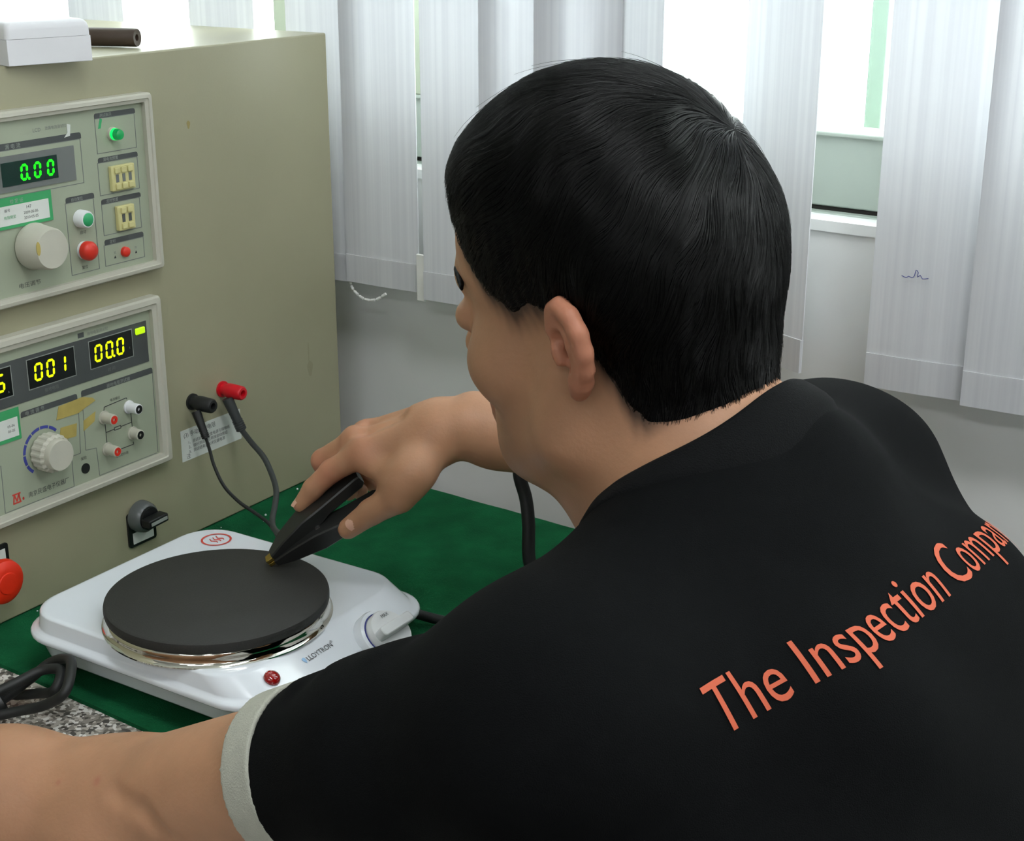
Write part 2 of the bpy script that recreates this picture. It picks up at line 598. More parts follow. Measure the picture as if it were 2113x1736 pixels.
# ------------------------------------------------------------------ vertical blind
blind = empty('vertical_blind', wp(0, -0.02, 0), WALL_ROT, 'white fabric vertical blind with wide slats hanging before the bright window', 'blind')
bm = bmesh.new(); box(bm, -0.85, 1.0, -0.02, 0.02, 1.735, 1.775)
fin('head_rail', bm, M['white'], blind, bevel=0.003)
SB = 0.211
def slat_mesh(w=0.100):
    bm = bmesh.new()
    n = 8
    prof = []
    for i in range(n + 1):
        x = -w / 2 + w * i / n
        prof.append((x, 0.0022 * (1 - (2 * x / w) ** 2)))
    pts = [(x, -y) for x, y in prof] + [(x, -y + 0.0009) for x, y in reversed(prof)]
    loft(bm, [[Vector((x, y, z)) for x, y in pts] for z in (SB + 0.001, SB + 0.04, 0.6, 1.0, 1.735)])
    bmesh.ops.recalc_face_normals(bm, faces=bm.faces)
    me = bpy.data.meshes.new('slat'); bm.to_mesh(me); bm.free()
    me.materials.append(M['slat'])
    return me
SLAT = slat_mesh()
bm = bmesh.new()
pts = [(-0.0497, -0.0016), (0, -0.0036), (0.0497, -0.0016), (0.0497, 0.0016), (0, 0.0006), (-0.0497, 0.0016)]
loft(bm, [[Vector((x, y, z)) for x, y in pts] for z in (SB, SB + 0.031)])
bmesh.ops.recalc_face_normals(bm, faces=bm.faces)
POCKET = bpy.data.meshes.new('weight_pocket'); bm.to_mesh(POCKET); bm.free(); POCKET.materials.append(M['slat'])
slats = [(-0.617, 0, 0), (-0.3997, -2, 0), (-0.2434, -7, 0.002), (-0.1690, -3, 0.004), (-0.0555, -7, 0), (0.0201, -7, 0), (0.0873, -7, 0),
         (0.1467, 26, 0), (0.2997, 24, 0.001), (0.4505, -6, -0.004), (0.5390, -7, -0.005), (0.624, -6, -0.006), (0.71, -7, 0), (0.795, -6, 0), (0.88, -7, 0)]
for s, phi, dz in slats:
    if abs(phi) > 50: continue
    o = link('slat', SLAT, None, blind)
    o.location = (s, 0, dz)
    o.rotation_euler = (0, 0, -math.radians(phi))
    p = link('weight_pocket', POCKET, None, o)
# bead chain drooping between the bottoms of two slats
bm = bmesh.new()
P = catmull([(-0.222, 0.003, SB + 0.006), (-0.213, 0.0, SB - 0.006), (-0.195, -0.004, SB - 0.013), (-0.178, -0.004, SB - 0.012), (-0.165, 0.0, SB - 0.004)], 6)
for i in range(len(P) - 1):
    tube(bm, [P[i], P[i + 1]], 0.0016 if i % 3 else 0.0005, 8, 1, True, False)
fin('bead_chain', bm, M['chainwhite'], blind, True)
bm = bmesh.new()
P = [(-0.118, -0.004, SB - 0.002 + 0.002), (-0.112, -0.004, SB + 0.002)]
box(bm, -0.1175, -0.1060, -0.004, -0.001, SB - 0.004, SB + 0.048)
fin('chain_clip', bm, M['chainwhite'], blind, bevel=0.001)
# pen scribble on one slat
bm = bmesh.new()
sc = [(0, 0), (0.004, -0.0015), (0.006, 0.0), (0.009, -0.001), (0.011, 0.001), (0.012, 0.006), (0.014, 0.004), (0.0135, 0.0), (0.016, 0.002), (0.018, -0.001), (0.023, 0.0)]
tube(bm, [(0.428 + x, -0.0056 + 0.105 * (x - 0.0145), 0.312 + z) for x, z in sc], 0.00035, 5, 2)
fin('pen_mark', bm, M['inkblue'], blind, True)

# ------------------------------------------------------------------ table, mat
table = empty('work_table', wp(0, 0, FLOOR), WALL_ROT, 'long work table with a speckled grey granite top under the instruments', 'table')
TS0, TS1, TT1 = -1.05, 0.41, 1.50
bm = bmesh.new(); box(bm, TS0, TS1, -TT1, 0.0, 0.71, 0.7462)
fin('tabletop', bm, M['granite'], table, bevel=0.003)
for s in (TS0 + 0.06, TS1 - 0.06):
    for t in (0.06, TT1 - 0.06):
        bm = bmesh.new(); box(bm, s - 0.025, s + 0.025, -t - 0.025, -t + 0.025, 0, 0.71)
        fin('leg', bm, M['steel'], table, bevel=0.003)
bm = bmesh.new()
N_ = 60
top = []
def medge(s, t):
    return t + 0.0016 * math.sin(s * 310) * math.sin(s * 97 + 1)
lo_ = [(TS0 + 0.01 + (TS1 - TS0 - 0.02) * i / N_, 0.0015) for i in range(N_ + 1)]
hi_ = [(s, 0.5365) for s, _ in reversed(lo_)]
out = [(s, 0.0015 + 0.0018 * random.random()) for s, _ in lo_] + [(s, t + 0.0006 * random.random()) for s, t in hi_]
loft(bm, [[Vector((s, -t, z)) for s, t in out] for z in (0.0, 0.0035)])
o = fin('green_mat', bm, M['felt'])
o.location = wp(0, 0, -0.0036); o.rotation_euler = (0, 0, WALL_ROT)
tag(o, 'green felt mat spread on the granite table top', 'mat')
bm = bmesh.new()
for k in range(34):
    u = -0.46 + 0.46 * random.random(); n = 0.004 + abs(random.gauss(0, 0.022)); r = 0.0006 + 0.0009 * random.random()
    c = cp(u, n) - (wp(0, 0, -0.0036))
    c = Matrix.Rotation(-WALL_ROT, 3, 'Z') @ c; c.z = 0.0035 + r * 0.6
    q = bmesh.ops.create_icosphere(bm, subdivisions=1, radius=r)
    bmesh.ops.translate(bm, verts=q['verts'], vec=c)
cr = fin('crumbs', bm, M['white'], o)
cr['kind'] = 'stuff'
# ------------------------------------------------------------------ cabinet (local x = u, -y = out of the front, z up)
def cbox(bm, u0, u1, z0, z1, n0, n1):
    box(bm, u0, u1, -n1, -n0, z0, z1)

def cpart(name, parent, m, u0, u1, z0, z1, n0, n1, bevel=0.0):
    bm = bmesh.new(); cbox(bm, u0, u1, z0, z1, n0, n1)
    return fin(name, bm, m, parent, bevel=bevel)

def ctext(s, parent, m, u, z, h, n, name='lettering', width=None, align='LEFT'):
    """printed lettering on a face at distance n; h is roughly the glyph height"""
    me = text_mesh(s, h, align)
    if len(me.vertices) == 0: return None
    xs = [v.co.x for v in me.vertices]
    k = (width / (max(xs) - min(xs))) if width else 1.0
    for v in me.vertices:
        v.co = Vector((u + (v.co.x - (min(xs) if align == 'LEFT' else 0)) * k, -n - 0.00012, z + v.co.y))
    me.update()
    return link(name, me, m, parent)

def clathe(name, parent, m, u, z, prof, seg=28, tilt=(0, -1, 0), smooth=True):
    bm = bmesh.new(); lathe(bm, prof, (u, 0, z), tilt, seg)
    return fin(name, bm, m, parent, smooth)

def outline(name, parent, m, u0, u1, z0, z1, n, w=0.0006):
    bm = bmesh.new()
    cbox(bm, u0, u1, z0, z0 + w, n, n + 0.0002); cbox(bm, u0, u1, z1 - w, z1, n, n + 0.0002)
    cbox(bm, u0, u0 + w, z0 + w, z1 - w, n, n + 0.0002); cbox(bm, u1 - w, u1, z0 + w, z1 - w, n, n + 0.0002)
    return fin(name, bm, m, parent)

def clines(name, parent, m, segs, n, w=0.0006):
    bm = bmesh.new()
    for (u0, z0), (u1, z1) in segs:
        d = Vector((u1 - u0, z1 - z0)); L = d.length; d /= L; p = Vector((-d.y, d.x)) * w / 2
        q = [(u0 + p.x, z0 + p.y), (u0 - p.x, z0 - p.y), (u1 - p.x, z1 - p.y), (u1 + p.x, z1 + p.y)]
        loft(bm, [[Vector((x, -n, z)) for x, z in q], [Vector((x, -n - 0.0002, z)) for x, z in q]])
    return fin(name, bm, m, parent)

SEGS = {'0': 'abcdef', '1': 'bc', '2': 'abged', '3': 'abgcd', '4': 'fgbc', '5': 'afgcd', '6': 'afgedc', '7': 'abc', '8': 'abcdefg', '9': 'abcdfg'}
def digit(parent, m, ch, u, z, h, w, n, th, dot=False):
    bm = bmesh.new()
    g = th * 0.18
    sl = 0.07
    def F(x, y, hh): return Vector((u + x + sl * y, -n - hh, z + y))
    def bar(x0, y0, x1, y1):
        d = Vector((x1 - x0, y1 - y0)); L = d.length; d /= L; p = Vector((-d.y, d.x)) * th / 2
        a = Vector((x0, y0)) + d * g; b = Vector((x1, y1)) - d * g
        e = d * th / 2
        pts = [a, a + e + p, b - e + p, b, b - e - p, a + e - p]
        prism(bm, [(q.x, q.y) for q in pts], 0.0, 0.0003, F)
    X, Y = w / 2 - th / 2, h / 2 - th / 2
    P = {'a': (-X, Y, X, Y), 'b': (X, Y, X, 0), 'c': (X, 0, X, -Y), 'd': (-X, -Y, X, -Y), 'e': (-X, 0, -X, -Y), 'f': (-X, Y, -X, 0), 'g': (-X, 0, X, 0)}
    for s in SEGS[ch]: bar(*P[s])
    if dot:
        prism(bm, [(X + th * 1.0 + th * 0.6 * math.cos(a * math.pi / 4), -Y + th * 0.6 * math.sin(a * math.pi / 4)) for a in range(8)], 0.0, 0.0003, F)
    return fin('digit', bm, m, parent)

cab = empty('instrument_cabinet', CABC, CAB_ROT, 'tall beige metal test cabinet with two meters set into its front', 'cabinet')
cpart('body', cab, M['cabinet'], -1.10, 0.0065, 0.0003, 0.487, -0.45, 0.0, bevel=0.0018)
# notice glued on the front
lab = cpart('notice_label', cab, M['paper'], -0.246, -0.159, 0.0815, 0.1145, 0.0, 0.0004)
for k, (t, u, z, h) in enumerate((('(3) 手动接地电阻', -0.242, 0.1065, 0.0062), ('1、测试前请先检查电源与接地线', -0.236, 0.0985, 0.0042), ('2、接好测试线后再按启动按钮', -0.236, 0.0935, 0.0042),
                                  ('3、测试结束请关闭仪器电源', -0.236, 0.0885, 0.0042), ('注', -0.240, 0.0835, 0.006))):
    ctext(t, lab, M['ink'], u, z, h, 0.0004)
# small dents and stains
SCUFF = mat('scuff', (150, 147, 120), 0.5); STAIN = mat('stain', (150, 138, 84), 0.5)
for u, z, w, h, mm in ((-0.0434, 0.129, 0.004, 0.009, SCUFF), (-0.0450, 0.146, 0.0007, 0.014, SCUFF), (-0.205, 0.415, 0.002, 0.004, STAIN)):
    bm = bmesh.new()
    prism(bm, [(u + w * math.cos(a) * (1 + 0.3 * math.sin(3 * a)), z + h * math.sin(a)) for a in [i * math.pi / 7 for i in range(14)]], 0.0, 0.00015, lambda x, y, hh: Vector((x, -hh, y)))
    fin('scuff_mark', bm, mm, cab)

def post(name, m, u, z, dark):
    e = empty(name, (u, 0, z)); e.parent = cab
    clathe('post', e, m, 0, 0, [(0.0085, 0.0), (0.0085, 0.002), (0.0062, 0.0022), (0.0062, 0.008), (0.0074, 0.0082), (0.0078, 0.012), (0.0074, 0.027), (0.0060, 0.029), (0.0035, 0.029), (0.0035, 0.022), (0, 0.022)], 24)
    return e
post('red_binding_post', M['darkred'], -0.183, 0.1426, M['black'])
post('black_binding_post', M['softblack'], -0.2268, 0.141, M['black'])

# selector switch
sw = empty('rotary_switch', (0, 0, 0)); sw.parent = cab
bm = bmesh.new()
prism(bm, rrect(-0.3265, -0.2905, 0.0165, 0.0520, 0.003), 0.0, 0.0022, lambda x, y, h: Vector((x, -h, y)))
fin('switch_plate', bm, M['black'], sw)
cpart('switch_label', sw, M['paper'], -0.3215, -0.2945, 0.0195, 0.0310, 0.0022, 0.0027)
clathe('switch_collar', sw, M['collar_grey'], -0.3105, 0.0465, [(0.0160, 0.0022), (0.0160, 0.006), (0.0148, 0.012), (0.0125, 0.015), (0.0118, 0.015), (0.0118, 0.012), (0, 0.012)], 32)
kn = clathe('switch_knob', sw, M['black'], -0.3105, 0.0465, [(0.0116, 0.0125), (0.0112, 0.017), (0, 0.0175)], 32)
bm = bmesh.new()
R_ = Matrix.Translation((-0.3105, 0, 0.0465)) @ Matrix.Rotation(math.radians(-3), 4, 'Y')
box(bm, -0.0125, 0.0125, -0.029, -0.0172, -0.0042, 0.0042, R_)
fin('switch_grip', bm, M['black'], sw, bevel=0.0012)
bm = bmesh.new()
box(bm, -0.0105, 0.0105, -0.0296, -0.0288, -0.0015, 0.0017, R_)
fin('pointer_line', bm, M['inklight'], sw)

# emergency stop with its label plate
es = empty('stop_button', (0, 0, 0)); es.parent = cab
clathe('button_stem', es, M['black'], -0.4944, 0.0530, [(0.0130, 0.0), (0.0130, 0.008), (0.010, 0.010), (0.010, 0.020)], 28)
clathe('mushroom_head', es, M['estop'], -0.4944, 0.0530, [(0.0100, 0.019), (0.0195, 0.020), (0.0205, 0.023), (0.0195, 0.028), (0.0150, 0.0315), (0.0100, 0.0318), (0.0095, 0.0328), (0, 0.0335)], 40)
bm = bmesh.new()
prism(bm, rrect(-0.4990 - 0.02, -0.4675, 0.0500, 0.0755, 0.002), 0.0, 0.0020, lambda x, y, h: Vector((x, -h, y)))
fin('button_plate', bm, M['black'], es)
cpart('button_label', es, M['paper'], -0.516, -0.4712, 0.0545, 0.0710, 0.0020, 0.0024)

def bezel(parent, u0, u1, z0, z1, bw, bt, bb):
    bm = bmesh.new()
    def R(a, b, c, d, n, r): return [Vector((x, -n, y)) for x, y in rrect(a, b, c, d, r, 4)]
    loops = [R(u0, u1, z0, z1, 0.0002, 0.003), R(u0, u1, z0, z1, 0.0105, 0.003), R(u0 + .0015, u1 - .0015, z0 + .0015, z1 - .0015, 0.0130, 0.0025),
             R(u0 + bw * .55, u1 - bw * .55, z0 + bb * .55, z1 - bt * .55, 0.0135, 0.002),
             R(u0 + bw * .62, u1 - bw * .62, z0 + bb * .62, z1 - bt * .62, 0.0122, 0.002),
             R(u0 + bw, u1 - bw, z0 + bb, z1 - bt, 0.0115, 0.0015), R(u0 + bw, u1 - bw, z0 + bb, z1 - bt, 0.0050, 0.0015)]
    loft(bm, loops, True, False)
    fin('bezel', bm, M['frame'], parent, smooth=True, angle=25)
    cpart('front_panel', parent, M['panel'], u0 + bw, u1 - bw, z0 + bb, z1 - bt, 0.0030, 0.0070)
PN = 0.0070

# ---- upper meter
m1 = empty('leakage_meter', CABC, CAB_ROT, 'upper grey meter with a green 0.00 display and red and green buttons', 'meter')
bezel(m1, -0.62, -0.2612, 0.2875, 0.4520, 0.0093, 0.0080, 0.0080)
def header(parent, u0, u1, z0, z1, text=None, h=0.0036, at=None):
    bm = bmesh.new()
    r = 0.002
    pts = [(u0, z0), (u1, z0)] + [(u1 - r + r * math.cos(math.radians(a)), z1 - r + r * math.sin(math.radians(a))) for a in (0, 45, 90)] + [(u0 + r + r * math.cos(math.radians(a)), z1 - r + r * math.sin(math.radians(a))) for a in (90, 135, 180)]
    prism(bm, pts, PN, PN + 0.0003, lambda x, y, hh: Vector((x, -hh, y)))
    o = fin('header_bar', bm, M['darkgrey'], parent)
    if text:
        ctext(text, o, M['inklight'], at if at is not None else u0 + 0.006, z0 + 0.0008, h, PN + 0.0003)
    return o
header(m1, -0.328, -0.2790, 0.4348, 0.4392, '测试指示')
outline('box_outline', m1, M['midgrey'], -0.328, -0.2800, 0.4033, 0.4348, PN)
header(m1, -0.328, -0.2800, 0.3955, 0.3998, '漏电流预置')
outline('box_outline', m1, M['midgrey'], -0.329, -0.2805, 0.3657, 0.3955, PN)
header(m1, -0.3285, -0.2803, 0.3580, 0.3623, '定时预置')
outline('box_outline', m1, M['midgrey'], -0.3287, -0.2818, 0.3291, 0.3580, PN)
header(m1, -0.3287, -0.2808, 0.3205, 0.3253, '定时')
outline('box_outline', m1, M['midgrey'], -0.330, -0.2810, 0.3008, 0.3205, PN)
header(m1, -0.3690, -0.3362, 0.3655, 0.3702, '启动复位', 0.0034)
outline('box_outline', m1, M['midgrey'], -0.3700, -0.3370, 0.3003, 0.3655, PN)
header(m1, -0.52, -0.3450, 0.4197, 0.4252, '漏 电 流', 0.0046, -0.428)
outline('box_outline', m1, M['midgrey'], -0.52, -0.3460, 0.3803, 0.4197, PN)
# display
ds = empty('display', (0, 0, 0)); ds.parent = m1
bm = bmesh.new(); cbox(bm, -0.50, -0.3552, 0.3846, 0.4148, PN, PN + 0.0012)
fin('display_window', bm, M['midgrey'], ds)
cpart('display_screen', ds, M['screengreen'], -0.4352, -0.3753, 0.3895, 0.4095, PN + 0.0012, PN + 0.0016)
for u, d in ((-0.4118, True), (-0.3975, False), (-0.3832, False)):
    digit(ds, M['segg'], '0', u, 0.3993, 0.0142, 0.0080, PN + 0.0016, 0.0022, d)
# sticker
sk = cpart('calibration_sticker', m1, M['stickgreen'], -0.476, -0.3855, 0.3540, 0.3806, PN + 0.0013, PN + 0.0016)
cpart('sticker_field', sk, M['paper'], -0.472, -0.3892, 0.3568, 0.3735, PN + 0.0016, PN + 0.0018)
ctext('检 定 证', sk, M['inklight'], -0.430, 0.3752, 0.0040, PN + 0.0016)
ctext('147', sk, M['ink'], -0.4135, 0.3685, 0.0040, PN + 0.0018)
ctext('2009-05-06', sk, M['ink'], -0.4170, 0.3640, 0.0034, PN + 0.0018)
ctext('2010-05-05', sk, M['ink'], -0.4170, 0.3597, 0.0034, PN + 0.0018)
ctext('编号', sk, M['midgrey'], -0.4370, 0.3685, 0.0032, PN + 0.0018)
ctext('有效期至', sk, M['stickgreen'], -0.4380, 0.3625, 0.0032, PN + 0.0018)
# marks on the top edge
ctext('LCD', m1, M['midgrey'], -0.397, 0.4310, 0.0045, PN)
ctext('泄漏电流测试仪', m1, M['midgrey'], -0.384, 0.4316, 0.0034, PN)
# big knob
kb = empty('adjust_knob', (0, 0, 0)); kb.parent = m1
clathe('knob_body', kb, M['knob'], -0.4095, 0.3350, [(0.0200, PN + 0.001), (0.0205, 0.010), (0.0198, 0.013), (0.0182, 0.030), (0.0168, 0.0325), (0, 0.0325)], 40)
bm = bmesh.new()
prism(bm, [(-0.4250 + 0.0022 * math.cos(a), 0.3380 + 0.006 * math.sin(a)) for a in [i * math.pi / 6 for i in range(12)]], 0.0323, 0.0329, lambda x, y, h: Vector((x, -h, y)))
fin('knob_mark', bm, M['tape'], kb)
ctext('电压调节', m1, M['ink'], -0.4285, 0.3008, 0.0048, PN, width=0.0235)
# push buttons
def button(parent, name, u, z, r, capm, L, collar=True):
    e = empty(name, (0, 0, 0)); e.parent = parent
    if collar:
        clathe('collar', e, M['white'], u, z, [(r * 1.35, PN), (r * 1.30, PN + L * 0.85), (r * 1.15, PN + L), (r * 1.0, PN + L)], 28)
    clathe('cap', e, capm, u, z, [(r, PN + L * 0.3), (r, PN + L * 1.02), (r * 0.8, PN + L * 1.12), (0, PN + L * 1.15)], 28)
button(m1, 'green_button', -0.3545, 0.3497, 0.0060, M['greencap'], 0.0105)
e_ = empty('red_button', (0, 0, 0)); e_.parent = m1
clathe('collar', e_, M['white'], -0.3535, 0.3208, [(0.0082, PN), (0.0080, 0.0095), (0.006, 0.0100)], 28)
clathe('cap', e_, M['red'], -0.3535, 0.3208, [(0.0062, 0.009), (0.0086, 0.0105), (0.0088, 0.0150), (0.0072, 0.0178), (0.0035, 0.0192), (0, 0.0195)], 28)
clathe('timer_button', m1, M['red'], -0.3056, 0.3105, [(0.0048, PN), (0.0046, 0.0100), (0.0030, 0.0115), (0, 0.0118)], 24)
ctext('启动', m1, M['ink'], -0.3560, 0.3357, 0.0036, PN)
ctext('复位', m1, M['ink'], -0.3575, 0.3040, 0.0036, PN)
ctext('关', m1, M['midgrey'], -0.3190, 0.3105, 0.0032, PN); ctext('开', m1, M['midgrey'], -0.2930, 0.3105, 0.0032, PN)
for u in (-0.3175, -0.2915):
    bm = bmesh.new()
    prism(bm, [(u - 0.0013, 0.3065), (u + 0.0013, 0.3065), (u, 0.3090)], PN, PN + 0.0002, lambda x, y, h: Vector((x, -h, y)))
    fin('arrow_mark', bm, M['ink'], m1)
lm = empty('indicator_lamp', (0, 0, 0)); lm.parent = m1
clathe('lamp_ring', lm, M['frame'], -0.3085, 0.4192, [(0.0062, PN), (0.0060, 0.0095), (0.0052, 0.0100)], 24)
clathe('lamp_lens', lm, M['lampg'], -0.3085, 0.4192, [(0.0052, 0.009), (0.0052, 0.0150), (0.0044, 0.0175), (0, 0.0185)], 24)
clathe('lamp_glow', lm, M['lampg2'], -0.3085, 0.4192, [(0.0054, 0.0098), (0.0054, 0.0128)], 24)
def dip(u0, u1, z0, z1, n):
    e = empty('thumbwheel_switch', (0, 0, 0)); e.parent = m1
    cpart('switch_body', e, M['cream'], u0, u1, z0, z1, PN, PN + 0.0045, bevel=0.0008)
    w = (u1 - u0) / (n + 0.6)
    for k in range(n):
        uc = u0 + w * (k + 0.8)
        for zz in (z1 - 0.0042, z0 + 0.0042):
            cpart('wheel_button', e, M['cream'], uc - w * 0.36, uc + w * 0.36, zz - 0.0026, zz + 0.0026, PN + 0.0045, PN + 0.0060, bevel=0.0005)
        cpart('wheel_window', e, M['midgrey'] if n == 3 else M['darkgrey'], uc - w * 0.22, uc + w * 0.22, (z0 + z1) / 2 - 0.0036, (z0 + z1) / 2 + 0.0036, PN + 0.0045, PN + 0.0048)
dip(-0.3170, -0.2890, 0.3682, 0.3910, 3)
dip(-0.3135, -0.2930, 0.3313, 0.3540, 2)
bm = bmesh.new()
prism(bm, [(-0.3245, 0.4255), (-0.3215, 0.4255), (-0.3190, 0.4335), (-0.3215, 0.4345)], PN, PN + 0.0002, lambda x, y, h: Vector((x, -h, y)))
fin('green_tape', bm, M['greencap'], m1)
bm = bmesh.new()
prism(bm, [(-0.3640, 0.4225), (-0.3575, 0.4235), (-0.3560, 0.4330), (-0.3600, 0.4340), (-0.3600, 0.4265)], PN + 0.0003, PN + 0.0006, lambda x, y, h: Vector((x, -h, y)))
fin('paper_scrap', bm, M['paper'], m1)

# ---- lower meter
m2 = empty('ground_meter', CABC, CAB_ROT, 'lower grey meter with three yellow-lit displays above a knob and four sockets', 'meter')
bezel(m2, -0.63, -0.2697, 0.0945, 0.2620, 0.0120, 0.0110, 0.0100)
st = cpart('display_strip', m2, M['darkgrey'], -0.60, -0.2868, 0.1998, 0.2402, PN, PN + 0.0006)
def screen(u0, u1, z0, z1, txt, us, dots=()):
    e = empty('display', (0, 0, 0)); e.parent = m2
    outline('display_outline', e, M['inklight'], u0 - 0.0008, u1 + 0.0008, z0 - 0.0008, z1 + 0.0008, PN + 0.0006, 0.0007)
    cpart('display_screen', e, M['screen'], u0, u1, z0, z1, PN + 0.0006, PN + 0.0009)
    for k, (c, u) in enumerate(zip(txt, us)):
        digit(e, M['segy'], c, u, 0.2232, 0.0165, 0.0092, PN + 0.0009, 0.0021, k in dots)
screen(-0.4298, -0.3770, 0.2096, 0.2360, '001', (-0.4185, -0.4050, -0.3918))
screen(-0.3586, -0.3065, 0.2103, 0.2358, '000', (-0.3486, -0.3352, -0.3217), (1,))
screen(-0.5010, -0.4482, 0.2096, 0.2357, '105', (-0.4900, -0.4763, -0.4600), (1,))
ctext('接地电阻', st, M['midgrey'], -0.4135, 0.2030, 0.0040, PN + 0.0006)
ctext('时 间', st, M['midgrey'], -0.3385, 0.2030, 0.0040, PN + 0.0006)
ctext('A', st, M['midgrey'], -0.4535, 0.2125, 0.0030, PN + 0.0010); ctext('S', st, M['midgrey'], -0.3110, 0.2180, 0.0030, PN + 0.0010)
cpart('indicator_led', m2, M['ledy'], -0.3022, -0.2905, 0.2292, 0.2358, PN + 0.0006, PN + 0.0030, bevel=0.0012)
cpart('print_block', m2, M['darkgrey'], -0.3700, -0.3630, 0.2420, 0.2466, PN, PN + 0.0002)
ctext('接地电阻测试仪', m2, M['midgrey'], -0.359, 0.2424, 0.0036, PN)
header(m2, -0.4420, -0.3776, 0.1864, 0.1917, '电 流 调 节', 0.0045, -0.4370)
header(m2, -0.3727, -0.2833, 0.1870, 0.1928, '接地电阻测试端', 0.0042, -0.3420)
clines('panel_lines', m2, M['midgrey'], [((-0.3718, 0.1870), (-0.3735, 0.1352)), ((-0.3735, 0.1352), (-0.3608, 0.1336)), ((-0.3608, 0.1336), (-0.3600, 0.1057)), ((-0.3600, 0.1057), (-0.2862, 0.1057)),
        ((-0.3768, 0.1860), (-0.3800, 0.1343)), ((-0.3800, 0.1343), (-0.3908, 0.1343)), ((-0.3908, 0.1343), (-0.3912, 0.1050)), ((-0.3912, 0.1050), (-0.4700, 0.1054)), ((-0.4700, 0.1054), (-0.4690, 0.1500)), ((-0.2836, 0.187), (-0.2845, 0.1060))], PN)
clines('circuit_diagram', m2, M['ink'], [((-0.3480, 0.1655), (-0.3470, 0.1700)), ((-0.3470, 0.1700), (-0.3190, 0.1715)), ((-0.3190, 0.1715), (-0.3185, 0.1700)), ((-0.3478, 0.1580), (-0.3476, 0.1310)), ((-0.3150, 0.1600), (-0.3148, 0.1360)),
        ((-0.3476, 0.1450), (-0.3370, 0.1453)), ((-0.3290, 0.1455), (-0.3150, 0.1458)), ((-0.3370, 0.1440), (-0.3370, 0.1467)), ((-0.3290, 0.1440), (-0.3290, 0.1467)), ((-0.3370, 0.1467), (-0.3290, 0.1467)), ((-0.3370, 0.1440), (-0.3290, 0.1440)),
        ((-0.3470, 0.1235), (-0.3150, 0.1235)), ((-0.3150, 0.1235), (-0.3150, 0.1260))], PN, 0.0007)
ctext('电流输出', m2, M['ink'], -0.3390, 0.1733, 0.0032, PN)
ctext('电压取样端', m2, M['ink'], -0.3380, 0.1165, 0.0032, PN)
def socket(u, z, tipm, bodym, L=0.0135):
    e = empty('socket', (0, 0, 0)); e.parent = m2
    clathe('socket_body', e, bodym, u, z, [(0.0065, PN), (0.0065, PN + 0.0012), (0.0052, PN + 0.0014), (0.0050, PN + L), (0.0040, PN + L + 0.0005), (0.0040, PN + L - 0.0005)], 24)
    clathe('socket_insert', e, tipm, u, z, [(0.0041, PN + L - 0.003), (0.0041, PN + L + 0.0006), (0.0016, PN + L + 0.0006), (0.0015, PN + L - 0.004), (0, PN + L - 0.004)], 24)
socket(-0.3485, 0.1603, M['red'], M['frame'])
socket(-0.3170, 0.1618, M['black'], M['white'])
socket(-0.3478, 0.1285, M['red'], M['frame'])
socket(-0.3150, 0.1348, M['black'], M['knob'], 0.0105)
clathe('fuse_hole', m2, M['black'], -0.3760, 0.1180, [(0.0050, PN), (0.0050, PN + 0.0006), (0, PN + 0.0006)], 20, smooth=False)
ctext('保险', m2, M['ink'], -0.3805, 0.1270, 0.0036, PN)
kb = empty('current_knob', (0, 0, 0)); kb.parent = m2
bm = bmesh.new()
prof = [(0.0172, PN + 0.001), (0.0172, 0.0200), (0.0150, 0.0222)]
seg = 72
rings = []
for r, h in prof:
    rings.append([Vector((-0.4195 + (r + (0.0006 if (i // 2) % 2 else -0.0002)) * math.cos(2 * math.pi * i / seg), -h, 0.1485 + (r + (0.0006 if (i // 2) % 2 else -0.0002)) * math.sin(2 * math.pi * i / seg))) for i in range(seg)])
loft(bm, rings)
fin('knob_skirt', bm, M['knob'], kb)
clathe('knob_cap', kb, M['knob'], -0.4195, 0.1485, [(0.0146, 0.0220), (0.0146, 0.0270), (0.0138, 0.0282), (0, 0.0285)], 40)
bm = bmesh.new()
a0, a1, nseg = 232, 40, 7
for k in range(nseg):
    b0 = a0 + (a1 - a0) * k / nseg - 1.5; b1 = a0 + (a1 - a0) * (k + 1) / nseg + 1.5
    out = [(-0.4215 + r * math.cos(math.radians(b)), 0.1500 + r * math.sin(math.radians(b))) for r, bb in ((0.0228, (b0, b1)), (0.0200, (b1, b0))) for b in [bb[0] + (bb[1] - bb[0]) * q / 5 for q in range(6)]]
    prism(bm, out, PN, PN + 0.0002, lambda x, y, h: Vector((x, -h, y)))
fin('dial_scale', bm, M['inkblue'], m2)
sk = cpart('calibration_sticker', m2, M['stickgreen'], -0.500, -0.4440, 0.1685, 0.1978, PN + 0.0003, PN + 0.0007)
cpart('sticker_field', sk, M['paper'], -0.496, -0.4465, 0.1720, 0.1895, PN + 0.0007, PN + 0.0009)
ctext('05-06', sk, M['ink'], -0.4580, 0.1815, 0.0034, PN + 0.0009); ctext('05-05', sk, M['ink'], -0.4580, 0.1770, 0.0034, PN + 0.0009)
def flat(name, parent, m, pts, n):
    bm = bmesh.new(); prism(bm, pts, n, n + 0.0002, lambda x, y, h: Vector((x, -h, y)))
    return fin(name, bm, m, parent)
flat('tape_residue', m2, M['tape'], [(-0.4040, 0.1735), (-0.3780, 0.1730), (-0.3690, 0.1760), (-0.3570, 0.1795), (-0.3600, 0.1830), (-0.3720, 0.1868), (-0.4000, 0.1855)], PN + 0.0003)
flat('tape_residue', m2, M['tape'], [(-0.4030, 0.1530), (-0.3830, 0.1520), (-0.3810, 0.1640), (-0.4000, 0.1650)], PN + 0.0001)
